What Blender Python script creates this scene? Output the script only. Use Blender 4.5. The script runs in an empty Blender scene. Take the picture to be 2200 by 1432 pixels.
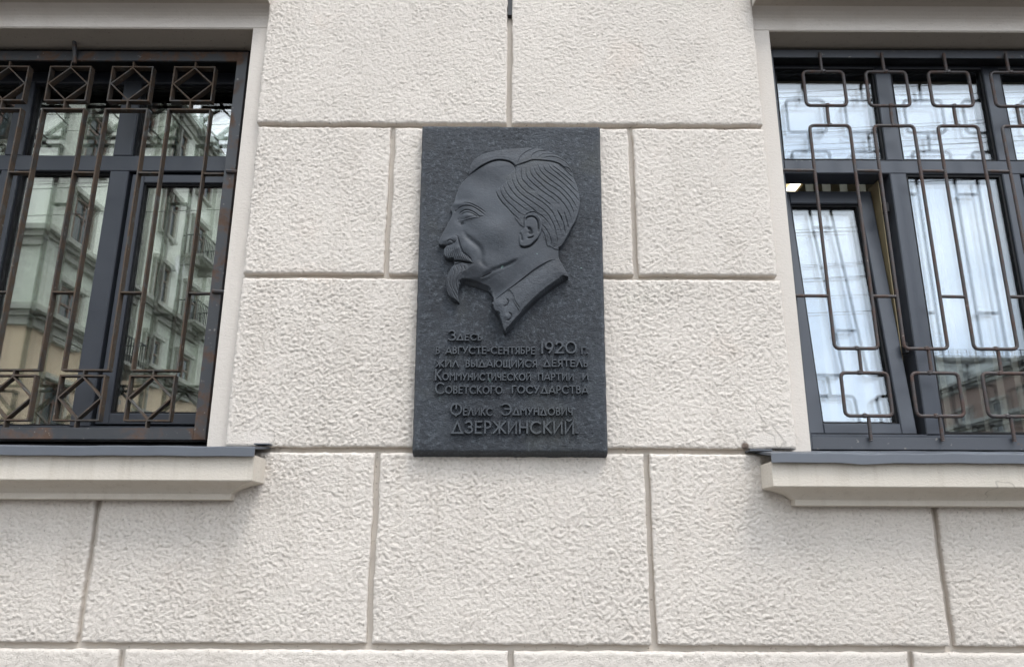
import bpy, math, json
import numpy as np
from mathutils import Matrix, Vector
from math import radians as R

# ---------------------------------------------------------------- camera, light, exposure
SC = bpy.context.scene
cam = bpy.data.cameras.new('camera'); cam_o = bpy.data.objects.new('camera', cam)
SC.collection.objects.link(cam_o)
cam.sensor_width = 36.0; cam.lens = 27.0; cam.clip_start = 0.05; cam.clip_end = 2000
cam_o.matrix_world = Matrix.Translation((0, -2.2, 1.6)) @ Matrix.Rotation(R(90 + 15.7), 4, 'X') @ Matrix.Rotation(R(0.25), 4, 'Z')
SC.camera = cam_o

world = bpy.data.worlds.new('World'); SC.world = world; world.use_nodes = True
wn = world.node_tree; wn.nodes.clear()
def wnode(t, **k):
    n = wn.nodes.new(t)
    for a, b in k.items(): setattr(n, a, b)
    return n
SUN_EL, SUN_ROT = 60, 148
sky = wnode('ShaderNodeTexSky', sky_type='NISHITA', sun_disc=False, sun_elevation=R(SUN_EL), sun_rotation=R(SUN_ROT), air_density=1.0, dust_density=2.0)
tc = wnode('ShaderNodeTexCoord')
mp = wnode('ShaderNodeMapping'); mp.inputs['Scale'].default_value = (1, 1, 2.2)
n1 = wnode('ShaderNodeTexNoise'); n1.inputs['Scale'].default_value = 3.2; n1.inputs['Detail'].default_value = 5; n1.inputs['Roughness'].default_value = .5
cr = wnode('ShaderNodeValToRGB')
cr.color_ramp.elements[0].position = .35; cr.color_ramp.elements[0].color = (.66, .74, .85, 1)
cr.color_ramp.elements[1].position = .68; cr.color_ramp.elements[1].color = (.98, 1.02, 1.07, 1)
sc_ = wnode('ShaderNodeMix', data_type='RGBA', blend_type='MULTIPLY'); sc_.inputs['Factor'].default_value = 1
sc_.inputs['B'].default_value = (21, 21, 21, 1)
mx = wnode('ShaderNodeMix', data_type='RGBA'); mx.inputs['Factor'].default_value = .86
bg = wnode('ShaderNodeBackground'); bg.inputs['Strength'].default_value = .115
wo = wnode('ShaderNodeOutputWorld')
L = wn.links.new
L(tc.outputs['Generated'], mp.inputs['Vector']); L(mp.outputs['Vector'], n1.inputs['Vector'])
L(n1.outputs['Fac'], cr.inputs['Fac']); L(cr.outputs['Color'], sc_.inputs['A'])
L(sky.outputs['Color'], mx.inputs['A']); L(sc_.outputs['Result'], mx.inputs['B'])
L(mx.outputs['Result'], bg.inputs['Color']); L(bg.outputs['Background'], wo.inputs['Surface'])

sun = bpy.data.lights.new('sun', 'SUN'); sun.energy = 1.25; sun.angle = R(17); sun.color = (1, .96, .91)
sun_o = bpy.data.objects.new('sun', sun); SC.collection.objects.link(sun_o)
d = Vector((math.cos(R(SUN_EL)) * math.sin(R(SUN_ROT)), math.cos(R(SUN_EL)) * math.cos(R(SUN_ROT)), math.sin(R(SUN_EL))))
sun_o.rotation_euler = d.to_track_quat('Z', 'Y').to_euler()
VS = SC.view_settings
VS.view_transform = 'Standard'; VS.look = 'None'; VS.gamma = 1.0; VS.use_curve_mapping = False
VS.exposure = 0.49
SC.cycles.max_bounces = 8; SC.cycles.glossy_bounces = 4; SC.cycles.transparent_max_bounces = 24
SC.cycles.caustics_reflective = False; SC.cycles.caustics_refractive = False

# ---------------------------------------------------------------- materials
def mat(name):
    m = bpy.data.materials.new(name); m.use_nodes = True
    nt = m.node_tree; b = nt.nodes['Principled BSDF']
    return m, nt, b
def nn(nt, t, **k):
    n = nt.nodes.new(t)
    for a, v in k.items():
        if a in n.inputs: n.inputs[a].default_value = v
        else: setattr(n, a, v)
    return n
def noise(nt, vec, scale, detail=4, rough=.5, dist=0.0):
    n = nn(nt, 'ShaderNodeTexNoise'); n.inputs['Scale'].default_value = scale
    n.inputs['Detail'].default_value = detail; n.inputs['Roughness'].default_value = rough
    n.inputs['Distortion'].default_value = dist
    nt.links.new(vec, n.inputs['Vector']); return n.outputs['Fac']
def ramp(nt, fac, stops):
    r = nn(nt, 'ShaderNodeValToRGB'); e = r.color_ramp.elements
    while len(e) < len(stops): e.new(.5)
    for el, (p, c) in zip(e, stops):
        el.position = p; el.color = (c[0], c[1], c[2], 1) if not isinstance(c, (int, float)) else (c, c, c, 1)
    nt.links.new(fac, r.inputs['Fac']); return r.outputs['Color']
def mix(nt, fac, a, b, mode='MIX'):
    n = nn(nt, 'ShaderNodeMix', data_type='RGBA', blend_type=mode)
    for s, v in (('Factor', fac), ('A', a), ('B', b)):
        if isinstance(v, (int, float)): n.inputs[s].default_value = v
        elif isinstance(v, tuple): n.inputs[s].default_value = (*v, 1)
        else: nt.links.new(v, n.inputs[s])
    return n.outputs['Result']
def bump(nt, h, strength, dist, prev=None):
    b = nn(nt, 'ShaderNodeBump'); b.inputs['Strength'].default_value = strength; b.inputs['Distance'].default_value = dist
    nt.links.new(h, b.inputs['Height'])
    if prev is not None: nt.links.new(prev, b.inputs['Normal'])
    return b.outputs['Normal']
def pos(nt):
    return nn(nt, 'ShaderNodeNewGeometry').outputs['Position']
def mapped(nt, vec, scale=(1, 1, 1), rot=(0, 0, 0)):
    m = nn(nt, 'ShaderNodeMapping'); m.inputs['Scale'].default_value = scale; m.inputs['Rotation'].default_value = rot
    nt.links.new(vec, m.inputs['Vector']); return m.outputs['Vector']

CRACKS = [(.735, 0, 1.935, .12), (1.31, -.09, 1.79, .08), (-.66, 0, 1.90, .05)]
def nn_range(nt, v, a, b):
    n = nn(nt, 'ShaderNodeMapRange'); n.inputs['From Min'].default_value = a; n.inputs['From Max'].default_value = b
    nt.links.new(v, n.inputs['Value']); return n.outputs[0]
def plaster(name, col, rough_scale=1.0, fine=.5, dirt=.35):
    m, nt, b = mat(name); p = pos(nt)
    big = noise(nt, p, 1.3, 4, .6); pink = noise(nt, p, 4.0, 5, .6); sm = noise(nt, p, 45, 3, .6)
    c = mix(nt, ramp(nt, big, [(.3, 0), (.7, 1)]), tuple(v * .93 for v in col), tuple(min(1, v * 1.04) for v in col))
    c = mix(nt, ramp(nt, pink, [(.60, 0), (.72, .22)]), c, (col[0] * .97, col[1] * .86, col[2] * .80))
    c = mix(nt, ramp(nt, pink, [(.28, .25), (.40, 0)]), c, (col[0] * .80, col[1] * .84, col[2] * .80))
    dots = noise(nt, p, 120, 2, .5)
    c = mix(nt, ramp(nt, dots, [(.66, 0), (.74, dirt)]), c, (.16, .13, .10))
    # dirt that gathers along the vertical runs
    st = noise(nt, mapped(nt, p, (3.2, 3.2, .5)), 2.2, 4, .6)
    c = mix(nt, ramp(nt, st, [(.55, 0), (.75, .22)]), c, (col[0] * .62, col[1] * .58, col[2] * .53))
    ge = nn(nt, 'ShaderNodeNewGeometry')
    if name == 'rough_plaster':
        # dark brown painted into the creases of the float finish, deepening their shade
        c = mix(nt, ramp(nt, ge.outputs['Pointiness'], [(.440, .5), (.490, 0)]), c, (.27, .235, .20))
    sx = nn(nt, 'ShaderNodeSeparateXYZ'); nt.links.new(p, sx.inputs[0])
    # rain streaks hanging below the plaque and the sills
    zr = ramp(nt, nn_range(nt, sx.outputs['Z'], 1.45, 1.90), [(0, 0), (.80, .8), (.92, 1), (1, 0)])
    sk = ramp(nt, noise(nt, mapped(nt, p, (9, 9, .35)), 3.0, 4, .65), [(.52, 0), (.72, .32)])
    c = mix(nt, mix(nt, 1.0, zr, sk, 'MULTIPLY'), c, (col[0] * .55, col[1] * .50, col[2] * .44))
    for (cx_, cy_, cz_, rad) in CRACKS:
        dn = nn(nt, 'ShaderNodeVectorMath', operation='DISTANCE'); nt.links.new(p, dn.inputs[0]); dn.inputs[1].default_value = (cx_, cy_, cz_)
        mk = ramp(nt, nn_range(nt, dn.outputs['Value'], rad, 0), [(0, 0), (.35, 1)])
        ln_ = ramp(nt, noise(nt, p, 6.5, 3, .5, .2), [(.4905, 0), (.4992, .5), (.5008, .5), (.5095, 0)])
        c = mix(nt, mix(nt, 1.0, mk, ln_, 'MULTIPLY'), c, (.22, .19, .16))
    dn = nn(nt, 'ShaderNodeVectorMath', operation='DISTANCE'); nt.links.new(p, dn.inputs[0]); dn.inputs[1].default_value = (.668, 0, 1.887)
    dd = nn(nt, 'ShaderNodeMath', operation='ADD'); nt.links.new(nn_range(nt, dn.outputs['Value'], .022, 0), dd.inputs[0])
    nt.links.new(nn_range(nt, noise(nt, p, 130, 3, .6), .8, 1.9), dd.inputs[1])
    c = mix(nt, ramp(nt, dd.outputs[0], [(.35, 0), (.62, .85)]), c, (.10, .06, .042))
    nt.links.new(c, b.inputs['Base Color']); b.inputs['Roughness'].default_value = .95
    b.inputs['Specular IOR Level'].default_value = .15
    q = mapped(nt, p, (1, 1, 1.6), (0, R(28), 0))
    h1 = noise(nt, q, 145 * rough_scale, 6, .72, .2)
    h2 = noise(nt, p, 420, 2, .5)
    nrm = bump(nt, h1, fine, .004)
    nrm = bump(nt, h2, fine * .4, .0015, nrm)
    nt.links.new(nrm, b.inputs['Normal'])
    return m
WALLC = (.685, .625, .56)
M_block = plaster('rough_plaster', WALLC, 1.0, 1.0, .6)
M_joint = plaster('smooth_plaster', (.60, .545, .48), 1.0, .2, .6)
M_band = plaster('surround_plaster', (.61, .56, .505), .6, .45, .15)
M_mould = plaster('sill_plaster', (.60, .545, .47), .7, .5, .3)
M_patch = plaster('repair_plaster', (.585, .54, .485), .5, .15, .15)
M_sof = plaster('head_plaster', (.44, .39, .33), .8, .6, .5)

def paint(name, col, rough=.45, spec=.5, var=.12, bmp=.0):
    m, nt, b = mat(name); p = pos(nt)
    n = noise(nt, p, 9, 4, .6)
    c = mix(nt, n, tuple(v * (1 - var) for v in col), tuple(v * (1 + var) for v in col))
    nt.links.new(c, b.inputs['Base Color']); b.inputs['Specular IOR Level'].default_value = spec
    r = ramp(nt, noise(nt, p, 25, 3, .6), [(.3, rough * .85), (.7, min(1, rough * 1.15))])
    nt.links.new(r, b.inputs['Roughness'])
    if bmp: nt.links.new(bump(nt, noise(nt, p, 260, 3, .6), bmp, .001), b.inputs['Normal'])
    return m
M_frame = paint('charcoal_frame', (.036, .041, .052), .38, .55, .06)
M_frameR = paint('slate_frame', (.052, .059, .074), .36, .55, .06)
M_gasket_shade = paint('black_rubber_and_shade', (.006, .006, .007), .6, .3)  # rubber parts, and the black fills that imitate shaded gaps
M_sill = paint('grey_blue_sheet_metal', (.085, .093, .108), .42, .5, .08)
M_black = paint('black_paint', (.012, .012, .013), .5, .4)

def rusty(name, base, rust, lo, hi, scale=22, bmp=.5):
    m, nt, b = mat(name); p = pos(nt)
    n = noise(nt, p, scale, 6, .68, .4); n2_ = noise(nt, p, scale * 6, 4, .6)
    f = ramp(nt, n, [(lo, 0), (hi, 1)])
    r = mix(nt, n2_, tuple(v * .55 for v in rust), tuple(v * 1.35 for v in rust))
    c = mix(nt, f, base, r)
    c = mix(nt, ramp(nt, noise(nt, p, 60, 3, .5), [(.68, 0), (.74, .5)]), c, (.30, .28, .25))
    nt.links.new(c, b.inputs['Base Color'])
    nt.links.new(ramp(nt, f, [(0, .45), (1, .9)]), b.inputs['Roughness'])
    nt.links.new(bump(nt, n2_, bmp, .0012), b.inputs['Normal'])
    return m
M_gfl = rusty('dark_painted_steel_with_rust', (.034, .036, .040), (.085, .050, .033), .48, .60, 11, .4)
M_strap = rusty('rusty_strap_steel', (.040, .034, .029), (.078, .052, .034), .40, .56, 26, .5)
M_rebar = rusty('rusty_rebar', (.040, .033, .032), (.085, .052, .042), .45, .62, 30, .6)
M_angle = rusty('grey_painted_angle', (.058, .063, .074), (.13, .085, .06), .62, .72, 12, .3)

def bronze():
    m, nt, b = mat('dark_patinated_bronze'); p = pos(nt)
    a = noise(nt, p, 6, 6, .65, .5); c = mix(nt, ramp(nt, a, [(.35, 0), (.65, 1)]), (.020, .023, .029), (.036, .042, .051))
    sm = noise(nt, p, 95, 6, .75)
    at0 = nn(nt, 'ShaderNodeAttribute', attribute_name='rough_amount')
    c = mix(nt, mix(nt, 1.0, ramp(nt, sm, [(.52, 0), (.66, .75)]), at0.outputs['Fac'], 'MULTIPLY'), c, (.12, .138, .155))
    c = mix(nt, ramp(nt, noise(nt, p, 4.5, 4, .6), [(.56, 0), (.68, .30)]), c, (.075, .078, .066))
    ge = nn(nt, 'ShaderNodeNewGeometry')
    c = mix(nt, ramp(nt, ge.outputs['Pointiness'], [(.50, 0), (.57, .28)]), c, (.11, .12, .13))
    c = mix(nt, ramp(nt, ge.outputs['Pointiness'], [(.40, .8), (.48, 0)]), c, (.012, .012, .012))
    pt = noise(nt, p, 15, 6, .72, .3)
    c = mix(nt, ramp(nt, pt, [(.58, 0), (.68, .28)]), c, (.08, .095, .115))
    g = noise(nt, p, 26, 3, .5)
    c = mix(nt, ramp(nt, g, [(.735, 0), (.765, .8)]), c, (.17, .26, .24))
    nt.links.new(c, b.inputs['Base Color']); b.inputs['Metallic'].default_value = .25
    b.inputs['Specular IOR Level'].default_value = .5
    nt.links.new(ramp(nt, sm, [(.3, .46), (.7, .62)]), b.inputs['Roughness'])
    at = nn(nt, 'ShaderNodeAttribute', attribute_name='rough_amount')
    q = mapped(nt, p, (1, 1, 1.5), (0, R(35), 0))
    h = noise(nt, q, 150, 6, .70, .6)
    bp = nn(nt, 'ShaderNodeBump'); bp.inputs['Distance'].default_value = .0065
    nt.links.new(h, bp.inputs['Height']); nt.links.new(at.outputs['Fac'], bp.inputs['Strength'])
    nt.links.new(bump(nt, noise(nt, p, 500, 3, .6), .12, .0006, bp.outputs['Normal']), b.inputs['Normal'])
    return m
M_bronze = bronze()

def glass(name, refl, tint, coat=(1.0, .99, .975)):
    m = bpy.data.materials.new(name); m.use_nodes = True; nt = m.node_tree; nt.nodes.clear()
    g = nn(nt, 'ShaderNodeBsdfGlossy'); g.inputs['Roughness'].default_value = 0.0; g.inputs['Color'].default_value = (*coat, 1)
    t = nn(nt, 'ShaderNodeBsdfTransparent'); t.inputs['Color'].default_value = (*tint, 1)
    ge = nn(nt, 'ShaderNodeNewGeometry'); dt = nn(nt, 'ShaderNodeVectorMath', operation='DOT_PRODUCT')
    nt.links.new(ge.outputs['Normal'], dt.inputs[0]); nt.links.new(ge.outputs['Incoming'], dt.inputs[1])
    ab = nn(nt, 'ShaderNodeMath', operation='ABSOLUTE'); nt.links.new(dt.outputs['Value'], ab.inputs[0])
    iv = nn(nt, 'ShaderNodeMath', operation='SUBTRACT'); iv.inputs[0].default_value = 1.0; nt.links.new(ab.outputs[0], iv.inputs[1])
    pw = nn(nt, 'ShaderNodeMath', operation='POWER'); nt.links.new(iv.outputs[0], pw.inputs[0]); pw.inputs[1].default_value = 5.0
    mr = nn(nt, 'ShaderNodeMapRange'); nt.links.new(pw.outputs[0], mr.inputs['Value'])
    mr.inputs['To Min'].default_value = refl; mr.inputs['To Max'].default_value = 1
    mxs = nn(nt, 'ShaderNodeMixShader'); o = nn(nt, 'ShaderNodeOutputMaterial')
    nt.links.new(mr.outputs[0], mxs.inputs[0])
    nt.links.new(t.outputs[0], mxs.inputs[1]); nt.links.new(g.outputs[0], mxs.inputs[2]); nt.links.new(mxs.outputs[0], o.inputs[0])
    return m
M_glassL = glass('coated_glass', .165, (.93, .95, .93))
M_glassR = glass('coated_clear_glass', .10, (.965, .97, .975), (.90, .96, 1.0))

def flat(name, col, rough=.8, emit=0, sc=3, var=.1):
    m, nt, b = mat(name); n = noise(nt, pos(nt), sc, 4, .6)
    nt.links.new(mix(nt, n, tuple(v * (1 - var) for v in col), tuple(v * (1 + var) for v in col)), b.inputs['Base Color'])
    b.inputs['Roughness'].default_value = rough
    if emit:
        b.inputs['Emission Color'].default_value = (*col, 1); b.inputs['Emission Strength'].default_value = emit
    return m
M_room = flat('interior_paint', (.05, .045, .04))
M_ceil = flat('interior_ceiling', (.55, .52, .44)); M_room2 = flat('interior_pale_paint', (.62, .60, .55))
M_slat = flat('cream_blind_fabric', (.74, .70, .56), .8)
M_lamp = flat('lamp_diffuser', (1.0, .93, .70), .4, 3.0)
M_lampb = flat('lamp_housing', (.35, .28, .16), .4)
M_up = flat('pale_green_render', (.72, .74, .66), .9, 0, .35, .10)
M_low = flat('ochre_render', (.58, .46, .33), .9, 0, .5, .12)
M_corn = flat('grey_cornice_stone', (.33, .33, .29), .9, 0, 1.2, .25)
M_orn = flat('carved_relief_stone', (.50, .52, .45), .9, 0, 6, .35)
M_brown = flat('brown_window_timber', (.11, .055, .035), .6)
M_dglass = flat('dark_window_glass', (.03, .04, .045), .1)
M_red = flat('brown_brick_render', (.27, .19, .15), .9, 0, .6, .25)
M_far = flat('pale_far_render', (.45, .46, .42), .9, 0, .4, .15)
M_iron = flat('black_wrought_iron', (.02, .02, .02), .6)
M_white = flat('white_enamel', (.75, .75, .73), .5)
M_wire = flat('black_cable_sheath', (.02, .02, .02), .7)
M_asph = flat('asphalt', (.05, .05, .052), .9, 0, 3, .2)
M_pave = flat('concrete_paving', (.13, .125, .12), .9, 0, 2, .15)

# ---------------------------------------------------------------- helpers
COL = SC.collection
class MB:
    def __init__(s): s.v = []; s.f = []
    def poly(s, vs, fs):
        o = len(s.v); s.v += [tuple(p) for p in vs]; s.f += [tuple(i + o for i in f) for f in fs]; return s
    def box(s, x0, x1, y0, y1, z0, z1):
        return s.poly([(x0, y0, z0), (x1, y0, z0), (x1, y1, z0), (x0, y1, z0), (x0, y0, z1), (x1, y0, z1), (x1, y1, z1), (x0, y1, z1)],
                      [(0, 3, 2, 1), (4, 5, 6, 7), (0, 1, 5, 4), (1, 2, 6, 5), (2, 3, 7, 6), (3, 0, 4, 7)])
    def cbox(s, x0, x1, y0, y1, z0, z1, c=.002):
        # box with chamfered front (low y) edges
        v = [(x0 + c, y0, z0 + c), (x1 - c, y0, z0 + c), (x1 - c, y0, z1 - c), (x0 + c, y0, z1 - c),
             (x0, y0 + c, z0), (x1, y0 + c, z0), (x1, y0 + c, z1), (x0, y0 + c, z1),
             (x0, y1, z0), (x1, y1, z0), (x1, y1, z1), (x0, y1, z1)]
        return s.poly(v, [(0, 1, 2, 3), (0, 4, 5, 1), (1, 5, 6, 2), (2, 6, 7, 3), (3, 7, 4, 0),
                          (4, 8, 9, 5), (5, 9, 10, 6), (6, 10, 11, 7), (7, 11, 8, 4), (8, 11, 10, 9)])
    def bar(s, a, b, w, y0, y1):
        # flat strap from a to b in the xz plane, w thick, y0..y1 deep
        ax, az = a; bx, bz = b; l = math.hypot(bx - ax, bz - az); nx, nz = -(bz - az) / l * w / 2, (bx - ax) / l * w / 2
        q = [(ax - nx, az - nz), (bx - nx, bz - nz), (bx + nx, bz + nz), (ax + nx, az + nz)]
        return s.poly([(x, y0, z) for x, z in q] + [(x, y1, z) for x, z in q],
                      [(0, 1, 2, 3), (7, 6, 5, 4), (0, 4, 5, 1), (1, 5, 6, 2), (2, 6, 7, 3), (3, 7, 4, 0)])
    def tube(s, path, rads, n=8, closed=False):
        o = len(s.v); m = len(path); P = [Vector(p) for p in path]
        for i in range(m):
            if closed: t = P[(i + 1) % m] - P[i - 1]
            else: t = P[min(i + 1, m - 1)] - P[max(i - 1, 0)]
            t.normalize(); ref = Vector((0, 1, 0)) if abs(t.y) < .9 else Vector((1, 0, 0))
            a = t.cross(ref).normalized(); b = t.cross(a)
            r = rads[i] if hasattr(rads, '__len__') else rads
            for k in range(n):
                an = 2 * math.pi * k / n
                s.v.append(tuple(P[i] + a * math.cos(an) * r + b * math.sin(an) * r))
        for i in range(m if closed else m - 1):
            j = (i + 1) % m
            for k in range(n):
                l = (k + 1) % n
                s.f.append((o + i * n + k, o + i * n + l, o + j * n + l, o + j * n + k))
        if not closed:
            s.f.append(tuple(o + k for k in range(n))); s.f.append(tuple(o + (m - 1) * n + k for k in reversed(range(n))))
        return s
    def build(s, name, m, parent=None, loc=(0, 0, 0), smooth=False):
        me = bpy.data.meshes.new(name); me.from_pydata(s.v, [], s.f); me.materials.append(m)
        if smooth: me.polygons.foreach_set('use_smooth', [True] * len(me.polygons))
        return link(name, me, parent, loc)
def link(name, me, parent=None, loc=(0, 0, 0)):
    o = bpy.data.objects.new(name, me); COL.objects.link(o); o.location = loc
    if parent: o.parent = parent
    return o
def thing(name, label, cat, loc=(0, 0, 0), group=None):
    o = bpy.data.objects.new(name, None); COL.objects.link(o); o.location = loc; o.empty_display_size = .1
    return tag(o, label, cat, group)
def tag(o, label, cat, group=None):
    o['label'] = label; o['category'] = cat
    if group: o['group'] = group
    return o
def structure(o): o['kind'] = 'structure'; return o
def copy_tree(o, parent=None):
    c = o.copy(); COL.objects.link(c)
    if parent: c.parent = parent
    for ch in list(o.children): copy_tree(ch, c)
    return c
def grid_mesh(name, V, F, m, parent=None, smooth=True, attr=None):
    me = bpy.data.meshes.new(name)
    me.vertices.add(len(V)); me.vertices.foreach_set('co', V.astype(np.float32).ravel())
    me.loops.add(len(F) * 4); me.loops.foreach_set('vertex_index', F.astype(np.int32).ravel())
    me.polygons.add(len(F)); me.polygons.foreach_set('loop_start', np.arange(0, len(F) * 4, 4, dtype=np.int32))
    me.polygons.foreach_set('use_smooth', np.full(len(F), smooth))
    me.update(calc_edges=True); me.validate(); me.materials.append(m)
    if attr is not None:
        a = me.attributes.new('rough_amount', 'FLOAT', 'POINT'); a.data.foreach_set('value', attr.astype(np.float32).ravel())
    return link(name, me, parent)

# gradient noise in numpy
_rng = np.random.RandomState(7); _ga = _rng.rand(256, 256) * 2 * np.pi
_GX, _GY = np.cos(_ga), np.sin(_ga)
def pn(x, y, s=0):
    x = x + s * 17.31; y = y + s * 9.77
    xi = np.floor(x).astype(int); yi = np.floor(y).astype(int); fx = x - xi; fy = y - yi
    u = fx * fx * fx * (fx * (fx * 6 - 15) + 10); v = fy * fy * fy * (fy * (fy * 6 - 15) + 10)
    def g(ix, iy, dx, dy):
        a = _GX[ix & 255, iy & 255]; b = _GY[ix & 255, iy & 255]; return a * dx + b * dy
    n00 = g(xi, yi, fx, fy); n10 = g(xi + 1, yi, fx - 1, fy); n01 = g(xi, yi + 1, fx, fy - 1); n11 = g(xi + 1, yi + 1, fx - 1, fy - 1)
    return ((n00 * (1 - u) + n10 * u) * (1 - v) + (n01 * (1 - u) + n11 * u) * v) * 1.5

def stucco(x, z, ang=.5, ox=0.0, gain=1.0):
    """Height in metres of the hand-thrown plaster texture."""
    ca, sa = math.cos(ang), math.sin(ang)             # each block was floated in its own direction
    gx, gz = x, z; x = x + ox
    wx = x + .006 * pn(x * 30, z * 30, 5) + .005 * pn(x * 80, z * 80, 16); wz = z + .006 * pn(x * 30, z * 30, 6) + .005 * pn(x * 80, z * 80, 17)
    u = wx * ca - wz * sa; v = wx * sa + wz * ca
    # crumbs: billows parted by sharp creases
    b1 = np.abs(pn(u * 80, v * 112, 1)); b2 = np.abs(pn(u * 128 + 3, v * 168, 2)); b3 = np.abs(pn(x * 130, z * 130, 9))
    lump = pn(u * 90, v * 126, 12)
    amp = 1 + .25 * pn(x * 2.3, z * 2.3, 8) + .25 * pn(x * 9, z * 9, 15)
    # trowelled smooth where the sills were repaired
    sm = 1 - .8 * np.clip(1 - np.hypot(np.maximum(np.abs(gx) - .84, 0) + np.maximum(.70 - np.abs(gx), 0), np.maximum(z - 1.912, 0) + np.maximum(1.87 - z, 0)) / .018, 0, 1)
    return .56 * gain * sm * np.clip(amp, .25, 2) * np.where(z > 2.92, .85, 1) * (.0036 * b1 + .0032 * b2 + .0024 * b3 + .0036 * lump + .0020 * pn(u * 150, v * 190, 18) - .0025) + .0010 * pn(x * 6, z * 6, 11)

JD = .023   # depth of the joints
def block(parent, x0, x1, z0, z1, step=.0031, corners=None):
    nx = max(2, int((x1 - x0) / step)); nz = max(2, int((z1 - z0) / step))
    e = .004
    xs = np.concatenate([[x0, x0], np.linspace(x0 + .0015, x1 - .0015, nx), [x1, x1]])
    zs = np.concatenate([[z0, z0], np.linspace(z0 + .0015, z1 - .0015, nz), [z1, z1]])
    X, Z = np.meshgrid(xs, zs)
    dx = np.minimum(X - x0, x1 - X); dz = np.minimum(Z - z0, z1 - Z); dd = np.minimum(dx, dz)
    hsh = abs(math.sin((x0 + x1) * 12.9 + (z0 + z1) * 78.2) * 43758.5) % 1
    Y = -stucco(X, Z, .25 + .7 * hsh, 3.7 * hsh, .86 + .3 * ((hsh * 7.3) % 1))
    rnd = np.clip(1 - dd / .007, 0, 1); Y = Y + .0045 * rnd ** 2.2
    # ragged arrises
    wob = .0016 * pn(X * 60, Z * 60, 21) + .0022 * pn(X * 14, Z * 14, 22)
    nearx = np.clip(1 - dx / .012, 0, 1); nearz = np.clip(1 - dz / .012, 0, 1)
    X = X + wob * nearx; Z = Z + wob * nearz
    Y[0, :] = Y[-1, :] = Y[:, 0] = Y[:, -1] = JD + .003
    V = np.stack([X, Y, Z], -1).reshape(-1, 3)
    h, w = X.shape; idx = np.arange(h * w).reshape(h, w)
    F = np.stack([idx[:-1, :-1], idx[:-1, 1:], idx[1:, 1:], idx[1:, :-1]], -1).reshape(-1, 4)
    return grid_mesh('plaster_block', V, F, M_block, parent)

# ---------------------------------------------------------------- ground
structure(MB().box(-120, 120, -160, 1.0, -.2, 0).build('road', M_asph))
structure(MB().box(-60, 60, -2.9, .02, .0041, .12).build('pavement', M_pave))

# ---------------------------------------------------------------- the building
bld = thing('building', 'cream rusticated building facade with rough plaster blocks holding plaque and two windows', 'building', (0, 0, 0))
ZJ = [.30, .820, 1.348, 1.872, 2.398, 2.913, 3.440]   # joint heights
g_ = .0082
rows = []
# course above the pavement to the head of the windows: (z0, z1, [x edges of joints])
pier = (-.823, .812)
def course(z0, z1, joints, xa, xb, step=.0031):
    xs = [xa] + joints + [xb]
    for a, b in zip(xs[:-1], xs[1:]):
        block(bld, a + (g_ if a != xa else 0), b - (g_ if b != xb else 0), z0 + g_, z1 - g_, step if abs(a + b) < 3.7 else .007)
course(1.348, 1.872, [-2.72, -1.938, -1.158, -.381, .385, 1.184, 1.962, 2.74], -3.6, 3.6)
course(.820, 1.348, [-3.05, -2.08, -1.036, .001, 1.066, 2.12, 3.1], -3.6, 3.6, .005)
course(.30, .820, [-2.72, -1.93, -1.158, -.381, .385, 1.184, 1.96, 2.74], -3.6, 3.6, .012)
course(1.872, 2.398, [-.010], -.820, .815)
course(2.398, 2.913, [-.385, .378], -.820, .807)
course(2.913, 3.440, [-.0115], -.827, .807)
for z0, z1 in ((1.872, 2.398), (2.398, 2.913), (2.913, 3.440)):
    block(bld, -3.6, -2.262, z0 + g_, z1 - g_, .007); block(bld, 2.205, 3.6, z0 + g_, z1 - g_, .007)
OL = (-2.204, -.882); OR_ = (.867, 2.145); OZ = (1.885, 3.298)
# backing wall seen in the joints
w = MB()
w.box(-.8195, .8065, JD, .30, 1.8615, 3.60)
w.box(-3.6, 3.6, JD + .0005, .30, .12, 1.8610)
w.box(-3.6, -2.2645, JD, .30, 1.8615, 3.60); w.box(2.2075, 3.6, JD, .30, 1.8615, 3.60)
w.box(-3.6, 3.6, JD + .012, .30, 3.602, 4.4)
w.box(-14, -3.602, 0, .30, .12, 19); w.box(3.602, 14, 0, .30, .12, 19); w.box(-3.598, 3.598, 0.0, .30, 4.404, 19)
w.build('joint_wall', M_joint, bld)
# smooth surrounds and heads
def surround(o0, o1, edge0, edge1):
    for a_, b_ in ((edge0, o0), (o1, edge1)): MB().box(a_, b_, .030, .32, 1.863, 3.2978).build('window_surround', M_band, bld)
    prof = [(.30, 3.2982), (.033, 3.2982), (.030, 3.301), (.030, 3.335), (.0285, 3.345), (.024, 3.355), (.016, 3.364), (.004, 3.370), (-.012, 3.372), (-.048, 3.372), (-.052, 3.376), (-.052, 3.50), (.02, 3.60), (.30, 3.60)]
    n = len(prof); e0 = edge0; e1 = edge1
    v = [(e0, y, z) for y, z in prof] + [(e1, y, z) for y, z in prof]
    f = [(i, i + 1, n + i + 1, n + i) for i in range(n - 1)] + [tuple(reversed(range(n))), tuple(range(n, 2 * n))]
    hd = MB().poly(v, f).build('window_head', M_band, bld)
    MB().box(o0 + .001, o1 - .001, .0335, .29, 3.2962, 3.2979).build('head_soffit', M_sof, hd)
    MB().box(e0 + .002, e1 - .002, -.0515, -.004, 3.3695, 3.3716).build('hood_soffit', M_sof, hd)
surround(OL[0], OL[1], -2.262, -.8235)
surround(OR_[0], OR_[1], .8085, 2.205)

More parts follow.
